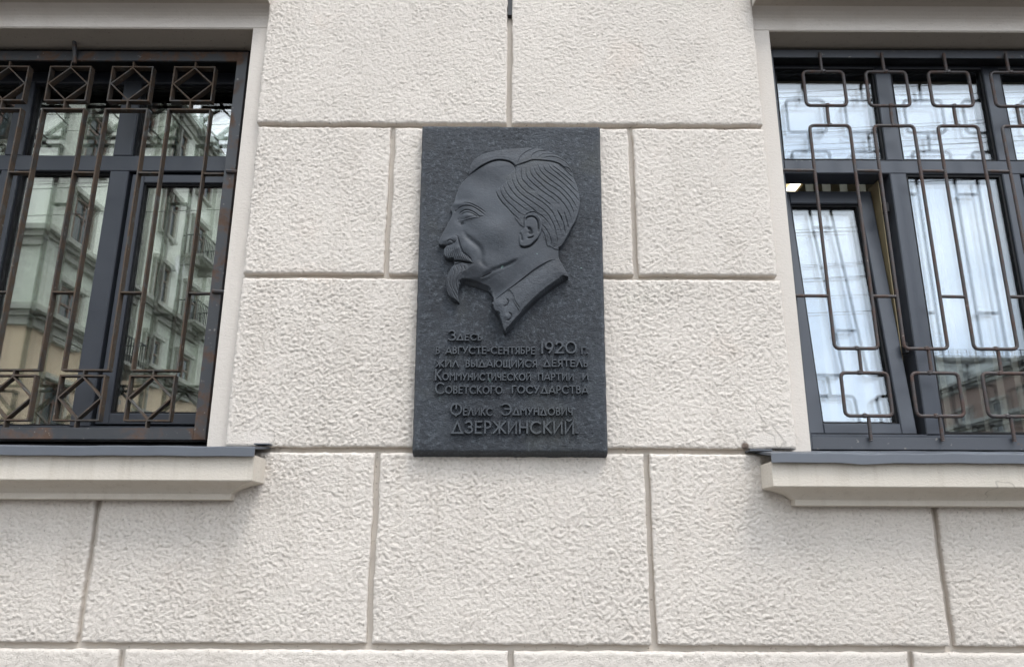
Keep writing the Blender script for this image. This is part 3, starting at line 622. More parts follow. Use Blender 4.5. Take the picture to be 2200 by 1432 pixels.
# ---------------------------------------------------------------- the plaque
PD = json.loads(r'''{"sil":[[-133.7,848.1],[-132.7,868.9],[-127.4,887.3],[-113.5,908.4],[-94.7,921.7],[-66.3,930.8],[-33.1,937.8],[9.8,942.8],[52.7,944.6],[81.2,943.2],[109.8,935.9],
[138.2,922.3],[161.7,906.5],[176.7,891.4],[185.8,873.1],[191.5,844.5],[198.2,826.4],[204.8,800.6],[209.0,775.0],[208.9,749.5],[203.2,719.1],[193.5,693.9],
[181.5,671.4],[169.6,646.5],[157.8,624.1],[148.4,609.3],[141.4,603.4],[142.4,572.6],[152.2,553.2],[165.5,526.6],[171.1,512.2],[151.5,502.5],[128.7,485.7],
[106.0,468.9],[83.3,449.8],[60.8,428.4],[38.3,404.9],[16.0,376.7],[-6.1,348.8],[-17.2,337.2],[-23.0,351.1],[-28.6,374.2],[-35.4,390.5],[-46.7,402.1],[-53.6,418.5],
[-59.1,427.9],[-51.9,434.1],[-52.5,446.8],[-58.5,461.0],[-67.7,471.4],[-88.1,479.9],[-106.3,486.0],[-129.0,491.7],[-147.1,491.6],[-153.6,482.0],[-155.5,462.9],
[-154.1,444.0],[-152.5,433.6],[-163.8,435.4],[-175.2,443.9],[-184.6,455.7],[-190.9,472.3],[-193.2,491.4],[-192.7,508.1],[-188.6,522.6],[-183.5,534.7],[-179.2,544.4],
[-171.2,551.7],[-170.5,560.4],[-174.3,566.2],[-189.8,567.6],[-199.2,575.9],[-203.1,585.6],[-203.1,600.3],[-197.8,610.2],[-202.5,611.6],[-213.9,612.5],[-219.7,619.9],
[-218.2,632.3],[-212.6,644.7],[-203.9,664.6],[-195.3,684.6],[-186.5,702.2],[-182.1,712.3],[-181.4,722.4],[-187.3,732.4],[-182.9,742.6],[-176.3,760.4],[-170.0,788.6],
[-161.2,811.7],[-147.5,832.5]],"hair_top":[[-139.0,841.6],[-136.0,873.5],[-122.0,899.7],[-100.4,915.9],[-67.9,931.3],[-31.5,941.6],[5.0,946.9],[50.6,950.1],
[78.0,947.2],[107.2,940.2],[136.3,930.2],[165.2,911.1],[183.1,895.1],[197.2,871.1],[186.1,859.1],[175.5,875.0],[161.0,876.9],[146.7,888.9],[125.0,895.8],
[96.0,897.7],[65.1,898.2],[41.5,888.8],[10.7,876.6],[1.6,887.2],[-13.0,895.8],[-38.4,900.1],[-58.4,896.3],[-76.4,888.2],[-103.4,872.0],[-124.8,856.0]],"hair_side":[[10.7,876.6],
[41.5,888.8],[65.1,898.2],[96.0,897.7],[125.0,895.8],[146.7,888.9],[161.0,876.9],[175.5,875.0],[196.7,843.2],[215.5,791.9],[218.1,745.0],[203.0,704.3],
[189.2,677.7],[165.0,635.3],[141.0,599.5],[129.4,601.1],[119.7,607.3],[107.0,609.8],[102.2,622.4],[95.5,641.3],[89.7,660.3],[87.0,687.9],[71.3,713.4],[51.5,713.4],
[37.7,702.6],[36.7,685.5],[37.7,666.4],[23.9,676.9],[12.1,696.0],[8.1,706.7],[-15.8,734.5],[-31.8,756.1],[-43.9,779.9],[-48.2,789.6],[-38.5,802.5],[-16.2,822.3],
[-15.3,838.2],[7.1,862.2]],"ear":[[39.3,704.7],[51.5,713.8],[67.4,717.1],[81.1,706.0],[90.5,686.8],[91.7,666.6],[87.1,647.6],[78.8,632.8],[67.0,619.0],
[55.3,608.5],[37.7,603.2],[26.0,608.4],[22.7,622.0],[23.6,643.0],[25.9,653.6],[37.7,664.2],[38.5,683.4]],"moustache":[[-194.5,613.8],[-183.2,616.2],[-165.8,624.4],
[-159.8,632.0],[-153.2,610.3],[-143.9,586.8],[-129.6,575.7],[-118.9,563.6],[-113.5,552.4],[-129.3,557.0],[-152.1,563.4],[-176.6,565.5],[-195.0,567.9],[-205.0,580.0],
[-205.5,598.7]],"beard":[[-173.7,554.1],[-182.8,534.5],[-190.9,512.4],[-195.5,492.1],[-195.7,466.6],[-189.1,444.8],[-171.5,430.4],[-147.4,430.5],[-148.8,455.9],
[-145.5,477.7],[-144.4,490.5],[-137.0,507.1],[-126.9,527.4],[-129.1,547.8],[-146.7,557.9]],"collar":[[-52.4,439.5],[-44.3,442.4],[-2.6,476.1],[33.9,505.3],
[61.4,528.8],[89.1,548.5],[116.8,564.3],[144.6,572.9],[162.7,550.4],[176.9,515.3],[149.2,503.5],[125.3,487.9],[97.7,464.7],[70.2,441.6],[44.8,414.8],[19.5,388.2],
[-5.6,358.0],[-18.1,331.8],[-27.2,354.2],[-32.8,380.4],[-40.1,391.7],[-52.0,401.1],[-63.1,425.7]],"tab":[[-52.4,439.5],[-6.2,472.9],[4.8,452.7],[8.5,431.7],
[19.4,414.7],[26.7,401.4],[-18.0,328.1],[-38.0,354.1],[-45.6,391.7],[-65.6,402.9],[-65.9,429.5]],"neck":[[-90.1,510.0],[-71.2,519.3],[-53.9,532.3],[-33.1,539.8],
[-7.0,551.1],[15.6,564.2],[17.2,565.4],[52.3,585.3],[144.8,585.7],[144.6,571.9],[89.1,548.1],[-2.6,475.8],[-50.6,441.0],[-75.5,471.6],[-112.3,486.8],[-138.6,503.4],
[-93.6,509.1]],"grooves":[[[[-48.2,789.6],[-40.9,771.0],[-30.0,753.5],[-13.8,734.2],[2.3,714.9],[16.6,699.5],[27.2,688.1]],1.15,2.9],[[[-35.8,802.5],[-30.2,778.9],
[-15.7,755.5],[5.8,734.3],[23.6,715.0],[38.7,707.3]],1.15,2.9],[[[-26.9,812.4],[-17.7,786.8],[-1.5,763.4],[16.4,747.9],[37.9,730.5],[50.3,719.9]],1.15,2.9],
[[[-16.2,832.2],[-12.5,814.4],[-1.6,792.8],[14.6,771.3],[34.3,753.8],[55.7,736.4],[77.0,717.2],[94.7,703.8],[102.8,694.3],[112.5,681.6],[120.2,664.6]],1.15,2.9],
[[[-2.8,846.2],[3.7,820.4],[14.5,796.8],[30.7,777.3],[52.2,759.8],[75.3,742.4],[94.8,726.9],[112.5,707.7],[116.6,698.7],[128.2,675.3],[133.8,652.0],[137.5,630.9],
[133.4,614.1],[125.5,605.7]],1.15,2.9],[[[10.7,866.2],[12.6,840.3],[21.7,814.6],[37.9,793.0],[59.3,775.4],[84.3,758.0],[105.6,740.6],[123.3,719.3],[132.4,698.7],
[143.9,673.2],[149.5,652.1],[152.3,643.6]],1.15,2.9],[[[28.8,870.3],[30.6,834.4],[41.5,816.7],[55.8,800.9],[71.9,789.2]],1.15,2.9],[[[77.3,777.5],[95.1,763.9],
[112.8,748.4],[121.7,740.6]],1.15,2.9],[[[43.3,874.4],[45.1,842.4],[59.5,820.7],[77.4,803.0],[102.4,781.5],[123.7,766.0],[146.7,742.7]],1.15,2.9],[[[55.1,876.4],
[57.7,852.5],[70.3,832.6],[88.2,814.9],[109.6,793.3],[131.0,777.7],[152.2,756.3],[166.2,737.0],[176.6,715.7],[183.2,688.8]],1.15,2.9],[[[65.0,876.5],[72.2,856.5],
[88.3,834.7],[113.4,813.0],[138.4,795.4],[159.6,774.0],[177.1,750.6],[187.4,725.4],[191.5,704.2]],1.15,2.9],[[[79.6,882.5],[88.5,858.6],[110.0,834.8],[135.0,815.1],
[158.1,795.5],[175.7,776.0],[191.5,752.6],[201.8,731.3]],1.15,2.9],[[[95.9,882.6],[103.0,862.6],[124.5,844.8],[149.5,825.1],[176.1,799.5],[195.5,778.0],
[209.4,754.7]],1.15,2.9],[[[110.4,886.7],[124.7,864.7],[146.2,846.9],[171.1,825.2],[188.8,805.5],[203.8,789.8]],1.15,2.9],[[[121.2,882.7],[142.8,864.8],
[164.2,847.0],[180.3,833.2],[190.9,821.3]],1.15,2.9],[[[141.2,886.9],[159.2,872.9],[177.0,855.0],[189.4,841.1]],1.15,2.9],[[[137.6,725.2],[148.0,707.9],
[153.1,688.7]],1.15,2.9],[[[138.6,724.5],[154.0,694.6],[159.6,669.1],[163.2,647.9]],1.15,2.9],[[[158.4,724.6],[167.7,690.4],[172.3,669.1]],1.15,2.9],[[[90.8,679.4],
[102.5,664.6],[112.2,647.7],[117.9,630.8],[119.7,612.0]],1.15,2.9],[[[90.7,660.3],[98.5,645.5],[103.2,626.6],[106.0,609.8]],1.15,2.9],[[[16.1,882.2],[23.3,904.4],
[37.9,922.7],[56.1,934.9],[74.4,941.1]],1.3,2.2],[[[56.0,902.5],[65.2,918.7],[81.6,930.0],[96.2,933.1],[125.3,929.2],[150.6,913.1]],1.3,2.2],[[[92.4,900.7],
[110.6,910.9],[132.4,911.0],[154.1,903.0],[172.1,889.0],[184.4,867.0]],1.3,2.2],[[[76.0,900.6],[92.5,916.8],[114.3,923.0],[141.6,917.1],[165.0,901.1]],1.2,1.5],
[[[-124.8,856.0],[-103.4,872.0],[-76.4,888.2],[-58.4,896.3],[-38.4,899.7],[-13.0,895.4],[1.6,886.2],[9.8,876.2],[9.8,864.2]],1.8,6.0],[[[10.7,876.6],[41.5,888.8],
[65.1,897.8],[96.0,897.1],[125.0,894.8],[146.7,887.9],[161.0,875.9],[182.5,859.0]],1.4,3.5],[[[-168.3,728.3],[-156.0,739.0],[-140.1,742.4],[-122.2,739.5],
[-106.0,730.9],[-91.5,719.3],[-80.7,707.8]],1.3,3.2],[[[-152.8,752.0],[-136.7,752.1],[-116.9,744.4],[-97.1,732.9],[-77.3,716.5]],1.2,2.4],[[[-160.8,715.1],
[-150.4,725.4],[-138.0,728.8],[-121.9,724.0],[-107.5,714.4],[-96.7,705.4],[-84.2,704.9]],1.2,3.8],[[[-155.4,711.3],[-146.7,718.7],[-134.3,720.1],[-121.7,716.3],
[-107.4,707.3],[-98.4,703.9]],1.1,3.2],[[[-163.9,693.6],[-139.1,694.8],[-114.3,700.5],[-93.1,703.5]],1.0,-2.2],[[[-162.3,701.6],[-162.2,696.8]],1.8,3.0],
[[[-171.0,729.6],[-170.9,725.7]],2.5,3.2],[[[-154.8,684.4],[-142.3,681.6]],5.0,4.5],[[[-168.9,643.1],[-161.8,640.1],[-157.9,627.2],[-153.2,610.3],[-145.4,590.6],
[-139.5,585.5],[-129.7,577.0],[-120.7,567.3],[-114.6,554.3]],1.8,3.0],[[[-192.8,613.5],[-177.9,617.3],[-165.8,623.0]],1.5,3.4],[[[-193.9,621.4],[-187.9,629.4],
[-180.0,628.1],[-171.9,621.9],[-165.8,624.4]],1.5,2.6],[[[-174.5,552.5],[-160.6,555.0],[-147.6,558.2]],1.2,3.0],[[[-220.0,613.3],[-207.6,610.0],[-193.6,612.7]],2.8,6.0],
[[[-195.0,567.3],[-176.6,564.8],[-152.1,562.5],[-129.2,556.1],[-113.5,552.4]],2.0,7.0],[[[-141.8,653.9],[-138.1,646.3],[-123.6,629.3],[-105.8,614.3],[-93.3,599.3],
[-88.6,580.5],[-89.2,560.0],[-76.7,545.2]],8.5,4.2],[[[-88.5,513.7],[-71.2,521.2],[-53.9,532.3],[-33.1,539.8],[-7.0,551.1],[15.6,564.2]],6.5,3.5],[[[-90.1,510.0],
[-76.3,516.5],[-59.1,525.8]],1.3,2.5],[[[-41.6,538.5],[-4.9,551.1],[16.4,563.6]],4.5,2.0],[[[41.6,685.5],[45.6,697.9],[59.4,703.1],[71.2,698.5],[79.1,685.7],
[81.3,668.7],[80.9,651.7]],2.2,6.0],[[[47.5,666.4],[56.4,660.1],[59.3,649.5],[51.4,649.5]],4.0,6.0],[[[47.5,632.6],[59.2,634.3],[66.1,639.0]],2.0,5.0],
[[[25.0,649.4],[29.9,636.7],[32.8,622.0]],3.0,4.0],[[[24.0,608.4],[37.7,602.8],[55.3,607.9],[67.0,618.6],[79.8,632.8]],2.0,5.0],[[[39.7,705.8],[51.5,715.5],
[68.3,718.8],[83.1,707.1]],1.4,3.0],[[[-50.6,441.0],[-2.6,475.8],[33.9,504.9],[61.4,528.4],[89.1,548.1],[116.8,563.9],[142.7,570.3]],1.2,3.5],[[[-4.4,470.0],
[5.7,452.8],[12.1,431.8],[23.0,416.6],[27.6,403.3]],1.3,2.5],[[[-15.2,444.0],[-8.2,435.5],[-11.4,424.0],[-22.3,418.7]],1.8,3.5],[[[-7.7,400.3],[1.4,391.9],
[-3.9,378.7],[-12.9,374.9]],1.8,3.5],[[[-191.7,608.2],[-195.8,591.3],[-190.8,571.6]],1.0,2.4],[[[-186.1,607.1],[-189.9,590.4],[-184.4,570.8]],1.0,2.4],
[[[-180.4,606.1],[-183.9,589.5],[-178.0,569.9]],1.0,2.4],[[[-174.8,605.0],[-177.9,588.6],[-171.6,569.0]],1.0,2.4],[[[-169.2,603.9],[-172.0,587.7],[-165.2,568.1]],1.0,2.4],
[[[-163.5,602.9],[-166.0,586.9],[-158.9,567.3]],1.0,2.4],[[[-157.9,601.8],[-160.0,586.0],[-152.5,566.4]],1.0,2.4],[[[-152.2,600.7],[-154.1,585.1],[-146.1,565.5]],1.0,2.4],
[[[-146.6,599.7],[-148.1,584.2],[-139.7,564.6]],1.0,2.4],[[[-141.0,598.6],[-142.1,583.3],[-133.4,563.8]],1.0,2.4],[[[-135.3,597.5],[-136.2,582.5],[-127.0,562.9]],1.0,2.4],
[[[-172.5,540.2],[-168.6,521.7],[-175.2,508.8]],1.0,2.6],[[[-159.6,508.8],[-162.6,492.3],[-156.9,470.4],[-148.1,459.5]],1.0,2.6],[[[-156.0,503.3],[-151.7,485.0],
[-146.7,475.9]],1.0,2.6],[[[-172.4,468.5],[-163.4,450.3],[-154.5,439.5]],1.0,2.6],[[[-187.3,506.9],[-189.2,481.2],[-179.0,455.7],[-168.4,443.1]],1.0,2.6],
[[[-163.9,545.8],[-158.3,529.1],[-163.2,514.3]],1.0,2.6],[[[-151.8,549.5],[-146.2,534.7],[-151.1,518.1]],1.0,2.6],[[[-180.6,516.1],[-181.7,492.2],[-172.5,470.3]],1.0,2.6],
[[[-171.7,506.9],[-172.8,484.9],[-161.9,463.1],[-153.0,448.6]],1.0,2.6],[[[-141.3,547.7],[-135.8,532.9]],1.0,2.6]],"bumps":[[-134.0,707.5,22,11,6.0],[-190.5,627.1,16,12,4.0],
[-169.5,632.9,12,12,3.0],[-60.6,660.0,45,35,4.5],[-51.1,591.9,40,30,-3.5],[-75.5,818.1,45,40,-3.0],[-126.6,597.2,18,22,2.5],[-156.3,750.1,34,10,4.0],[-155.2,701.7,14,22,-4.0],
[-122.5,659.7,30,20,-2.0],[-159.2,492.3,14,40,3.0],[-33.2,429.6,10,10,2.5],[-14.8,387.1,10,10,2.5]]}''')
PX, PZ, PY = -.003, 1.8625, -.036      # plaque datum: middle of the lower edge, face plane
plq = thing('memorial_plaque', 'dark bronze memorial plaque with a raised bearded profile and Cyrillic lettering', 'plaque', (PX, 0, PZ))
def groove_d(px, py, poly):
    d = np.full(px.shape, 1e9); tt = np.zeros(px.shape); L_ = [0]
    for a, b in zip(poly[:-1], poly[1:]): L_.append(L_[-1] + math.hypot(b[0] - a[0], b[1] - a[1]))
    for i in range(len(poly) - 1):
        ax, ay = poly[i]; bx, by = poly[i + 1]; vx, vy = bx - ax, by - ay
        t = np.clip(((px - ax) * vx + (py - ay) * vy) / (vx * vx + vy * vy + 1e-9), 0, 1)
        e = np.hypot(px - ax - t * vx, py - ay - t * vy); m = e < d
        d = np.where(m, e, d); tt = np.where(m, L_[i] + t * (L_[i + 1] - L_[i]), tt)
    return d, np.minimum(tt, L_[-1] - tt), L_[-1]
def segd(px, py, poly, closed):
    d = np.full(px.shape, 1e9); n = len(poly)
    for i in range(n if closed else n - 1):
        ax, ay = poly[i]; bx, by = poly[(i + 1) % n]; vx, vy = bx - ax, by - ay
        t = np.clip(((px - ax) * vx + (py - ay) * vy) / (vx * vx + vy * vy + 1e-9), 0, 1)
        d = np.minimum(d, np.hypot(px - ax - t * vx, py - ay - t * vy))
    return d
def inside(px, py, poly):
    c = np.zeros(px.shape, bool); n = len(poly)
    for i in range(n):
        ax, ay = poly[i]; bx, by = poly[(i + 1) % n]
        if ay == by: continue
        c ^= ((ay > py) != (by > py)) & (px < (bx - ax) * (py - ay) / (by - ay) + ax)
    return c
def cham(poly, t=.14):
    o = []
    n = len(poly)
    for i in range(n):
        a = poly[i]; b = poly[(i + 1) % n]
        o += [(a[0] + (b[0] - a[0]) * t, a[1] + (b[1] - a[1]) * t), (b[0] + (a[0] - b[0]) * t, b[1] + (a[1] - b[1]) * t)]
    return o
def catmull(p, k=3):
    if len(p) < 3: return p
    q = [p[0]] + list(p) + [p[-1]]; o = []
    for i in range(1, len(q) - 2):
        for j in range(k):
            t = j / k; a, b, c, d_ = (np.array(q[i + m]) for m in (-1, 0, 1, 2))
            o.append(tuple(.5 * (2 * b + (c - a) * t + (2 * a - 5 * b + 4 * c - d_) * t * t + (3 * b - a - 3 * c + d_) * t ** 3)))
    o.append(tuple(p[-1])); return o
def sdf(U, V, poly, pad=60):
    p = cham(poly); xs = [a for a, b in p]; ys = [b for a, b in p]
    m = (U > min(xs) - pad) & (U < max(xs) + pad) & (V > min(ys) - pad) & (V < max(ys) + pad)
    s_ = np.full(U.shape, -1e3); u, v = U[m], V[m]; dd = segd(u, v, p, True)
    s_[m] = np.where(inside(u, v, p), dd, -dd); return s_
def sst(x, a, b):
    t = np.clip((x - a) / (b - a), 0, 1); return t * t * (3 - 2 * t)
def bronze_rough(U, V):
    """cast surface ripple, mm"""
    x, y = U / 1000, V / 1000
    wx = x + .008 * pn(x * 30, y * 30, 31); wy = y + .008 * pn(x * 30, y * 30, 32)
    a = .6 * (1 - np.abs(pn(wx * 55, wy * 95, 33)) * 2) + .45 * (1 - np.abs(pn(wx * 120, wy * 160, 34)) * 2) + .7 * pn(x * 60, y * 60, 35)
    return a * (.9 + .5 * pn(x * 7, y * 7, 36)) + 1.0 * pn(x * 9, y * 9, 37)
# body
st = .003
ux0, ux1, vz1 = -.279, .276, 1.027
nu = int((ux1 - ux0) / st); nv = int(vz1 / st)
us = np.concatenate([[0, 0, 0], np.linspace(.006, 1 - .006, nu), [1, 1, 1]]); vs_ = np.concatenate([[0, 0, 0], np.linspace(.0045, 1 - .0035, nv), [1, 1, 1]])
A, B_ = np.meshgrid(us, vs_)
UL = -.2755 + (-.284 + .2755) * B_; UR = .2735 + (.279 - .2735) * B_
Zc = 1.0275 * B_ - .001 * A * B_
Xc = UL + (UR - UL) * A
sf = np.minimum(np.minimum(Xc - UL, UR - Xc), np.minimum(Zc, 1.0275 - Zc)) * 1000
Yh = PY * np.ones_like(Xc) - bronze_rough(Xc * 1000, Zc * 1000) * .0014 * np.clip(sf / 12, .25, 1)
Yh += .006 * np.clip(1 - sf / 7, 0, 1) ** 2
wob = .0010 * pn(Xc * 35, Zc * 35, 41); edge = np.clip(1 - sf / 12, 0, 1)
Xc = Xc + wob * edge; Zc = Zc + wob * edge
for k, yy in ((0, .002), (1, -.012)):
    for sl_ in ((k, slice(None)), (-1 - k, slice(None)), (slice(None), k), (slice(None), -1 - k)):
        Yh[sl_] = np.maximum(Yh[sl_], yy)
# the underside slopes back to the wall
back = (Yh > 0)
low = (B_ == 0)
Zc = np.where(low & (Yh > -.02), Zc - np.where(Yh > 0, .010, .006), Zc)
V_ = np.stack([Xc, Yh, Zc], -1).reshape(-1, 3); h, w_ = Xc.shape; idx = np.arange(h * w_).reshape(h, w_)
F_ = np.stack([idx[:-1, :-1], idx[:-1, 1:], idx[1:, 1:], idx[1:, :-1]], -1).reshape(-1, 4)
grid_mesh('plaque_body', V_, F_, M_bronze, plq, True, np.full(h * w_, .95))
# portrait in relief
gs = 1.2
U, V = np.meshgrid(np.arange(-226, 222, gs), np.arange(330, 952, gs))
S = sdf(U, V, PD['sil'], 700)
keep = S > -2.6
hb = 20 - 11 * sst(V, 560, 900)
_gy, _gx = np.gradient(np.clip(S, -30, 60), gs)
low_w = sst(U, -195, -135) * sst(V, 620, 560)
wid = 2.4 + (4.5 + 11.5 * low_w) * np.clip(_gy, 0, 1) ** 2
rise = sst(S, -1.0, -1.0 + 2.4) * (1 - np.clip(_gy, 0, 1) ** 2) + np.clip((S + 1.2) / wid, 0, 1) * np.clip(_gy, 0, 1) ** 2
dome = 9 * sst(S, 0, 60) + 3 * sst(S, 40, 140)
# nose, lips and brow lie lower than the cheek
front = sst(U, -225, -90)
Hh = hb * (.82 + .18 * front) + dome
reg = {k: sdf(U, V, PD[k]) for k in ('hair_top', 'hair_side', 'ear', 'moustache', 'beard', 'collar', 'tab', 'neck')}
Hh += 3.4 * sst(reg['hair_top'], -1, 2.5) + 1.5 * sst(reg['hair_top'], 0, 18)
Hh += 1.6 * sst(reg['hair_side'], -1, 2) + 2.0 * sst(reg['hair_side'], 0, 30)
Hh += 5.0 * sst(reg['ear'], -1.5, 2.5)
Hh += 3.5 * sst(reg['moustache'], -1, 3) + 2.5 * sst(reg['moustache'], 0, 14)
Hh += 1.2 * sst(reg['beard'], -2, 5) + 2 * sst(reg['beard'], 0, 22)
Hh -= 5.0 * sst(reg['neck'], -6, 15) * sst(U, 70, -40)
cm = sst(reg['collar'], -1.2, 2.0)
low_edge = sst(V, 600, 380)
Hh = Hh * (1 - cm) + cm * (24 + 12 * np.clip((560 - V) / 200, 0, 1) + 3 * sst(reg['collar'], 0, 30) - 2.6 * sst(reg['tab'], -.8, 1.2))
for u0, v0, su, sv, a in PD['bumps']:
    Hh += a * np.exp(-((U - u0) / su) ** 2 - ((V - v0) / sv) ** 2)
for pts, sg, dp in PD['grooves']:
    p = catmull(pts, 3); xs = [a for a, b in p]; ys = [b for a, b in p]; pad = 3 * sg + 2
    m_ = (U > min(xs) - pad) & (U < max(xs) + pad) & (V > min(ys) - pad) & (V < max(ys) + pad)
    dd, te, tl = groove_d(U[m_], V[m_], p); fade = .25 + .75 * np.clip(te / max(3.0, .16 * tl), 0, 1)
    sgv = sg * (.6 + .4 * fade)
    Hh[m_] -= dp * fade * np.exp(-(dd / sgv) ** 2)
skin = np.ones_like(U)
hairm = np.maximum(sst(reg['hair_side'], -1, 3), sst(reg['hair_top'], -1, 3))
rough = .18 + .25 * hairm + .2 * cm + .15 * sst(reg['beard'], 0, 5)
Hh += bronze_rough(U, V) * (.18 + .35 * hairm + .3 * cm)
Ht = Hh * rise - 1.5 * (1 - rise)
h, w_ = U.shape; idx = np.arange(h * w_).reshape(h, w_)
fi = np.stack([idx[:-1, :-1], idx[:-1, 1:], idx[1:, 1:], idx[1:, :-1]], -1).reshape(-1, 4)
kf = keep.ravel()[fi].all(1)
rc = lambda a: a.ravel()[fi].mean(1)
own = np.zeros(len(fi), int)
for n_, key in ((1, 'hair_side'), (1, 'hair_top'), (5, 'collar'), (4, 'beard'), (3, 'moustache'), (2, 'ear')):
    own[rc(reg[key]) > 0] = n_
P3 = np.stack([U / 1000, PY - Ht / 1000, V / 1000], -1).reshape(-1, 3)
face = None
for n_, nm in enumerate(('relief_portrait', 'hair', 'ear', 'moustache', 'beard', 'collar')):
    sel = kf & (own == n_); f = fi[sel]; used, inv = np.unique(f.ravel(), return_inverse=True)
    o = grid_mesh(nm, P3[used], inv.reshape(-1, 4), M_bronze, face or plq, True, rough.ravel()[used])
    if face is None: face = o

# lettering: strokes on a unit-high body, y up; None = dot
import itertools
def arc(cx, cy, rx, ry, a0, a1, n=10):
    return [(cx + rx * math.cos(R(a0 + (a1 - a0) * k / n)), cy + ry * math.sin(R(a0 + (a1 - a0) * k / n))) for k in range(n + 1)]
bowl = lambda x, y0, y1, r: [(x, y1)] + arc(x + .12, (y0 + y1) / 2, r, (y1 - y0) / 2, 90, -90, 8) + [(x, y0)]
GL = {
 'О': (.95, [arc(.475, .5, .43, .5, 0, 360, 18)]), 'С': (.85, [arc(.50, .5, .45, .5, 48, 312, 14)]),
 'Е': (.55, [[(.05, 0), (.05, 1)], [(.05, 1), (.52, 1)], [(.05, .52), (.45, .52)], [(.05, 0), (.52, 0)]]),
 'Т': (.62, [[(.31, 0), (.31, 1)], [(0, 1), (.62, 1)]]), 'Г': (.5, [[(.05, 0), (.05, 1)], [(.05, 1), (.5, 1)]]),
 'П': (.66, [[(.05, 0), (.05, 1), (.61, 1), (.61, 0)]]), 'Н': (.68, [[(.05, 0), (.05, 1)], [(.63, 0), (.63, 1)], [(.05, .5), (.63, .5)]]),
 'И': (.70, [[(.05, 1), (.05, 0), (.65, 1), (.65, 0)]]), 'Й': (.70, [[(.05, 1), (.05, 0), (.65, 1), (.65, 0)], [(.2, 1.2), (.35, 1.1), (.5, 1.2)]]),
 'М': (.80, [[(.05, 0), (.05, 1), (.40, .62), (.75, 1), (.75, 0)]]), 'Л': (.70, [[(0, 0), (.35, 1), (.70, 0)]]),
 'А': (.78, [[(0, 0), (.39, 1), (.78, 0)], [(.14, .24), (.64, .24)]]), 'Д': (.88, [[(.08, .02), (.44, 1), (.80, .02)], [(0, 0), (.88, 0)]]),
 'Р': (.52, [[(.05, 0), (.05, 1)], bowl(.05, .42, 1, .32)]), 'Ь': (.52, [[(.05, 0), (.05, 1)], bowl(.05, 0, .52, .32)]),
 'В': (.55, [[(.05, 0), (.05, 1)], bowl(.05, .55, 1, .28), bowl(.05, 0, .55, .34)]), 'Б': (.55, [[(.5, 1), (.05, 1), (.05, 0)], bowl(.05, 0, .55, .34)]),
 'У': (.66, [[(0, 1), (.34, .38)], [(.66, 1), (.16, 0)]]), 'К': (.60, [[(.05, 0), (.05, 1)], [(.55, 1), (.08, .5)], [(.16, .56), (.6, 0)]]),
 'Ж': (.95, [[(.475, 0), (.475, 1)], [(0, 0), (.42, .52), (.03, 1)], [(.95, 0), (.53, .52), (.92, 1)]]),
 'З': (.58, [arc(.27, .74, .25, .26, 150, -80, 9), arc(.27, .27, .30, .27, 85, -150, 10)]),
 'Ы': (.78, [[(.05, 0), (.05, 1)], bowl(.05, 0, .52, .30), [(.73, 0), (.73, 1)]]),
 'Ю': (1.05, [[(.05, 0), (.05, 1)], [(.05, .5), (.25, .5)], arc(.64, .5, .38, .5, 0, 360, 16)]),
 'Щ': (.86, [[(.05, 1), (.05, 0), (.80, 0), (.80, 1)], [(.42, 0), (.42, 1)], [(.80, 0), (.88, 0), (.88, -.16)]]),
 'Я': (.55, [[(.50, 0), (.50, 1)], [(.50, 1)] + arc(.36, .71, .30, .29, 90, 270, 8) + [(.50, .42)], [(.30, .42), (.0, 0)]]),
 'Ч': (.60, [[(.05, 1), (.08, .6), (.25, .42), (.55, .46)], [(.55, 1), (.55, 0)]]),
 'Ф': (1.0, [arc(.5, .5, .45, .46, 0, 360, 18), [(.5, 1.0), (.5, .55)], [(.5, .12), (.5, -.06)]]),
 'Э': (.85, [arc(.36, .5, .45, .5, 130, -130, 14), [(.30, .52), (.80, .52)]]),
 '1': (.16, [[(.08, 0), (.08, 1)]]), '9': (.72, [arc(.36, .68, .32, .32, 0, 360, 14), [(.67, .6), (.60, .36), (.36, .02)]]),
 '2': (.72, [arc(.36, .72, .28, .28, 165, -20, 8) + [(.04, .02), (.72, .02)]]), '0': (.98, [arc(.49, .5, .45, .5, 0, 360, 18)]),
 '-': (.32, [[(.02, .45), (.30, .45)]]), '.': (.14, [[(.0, .05), (.12, .05)]]),
}
_lm = {}
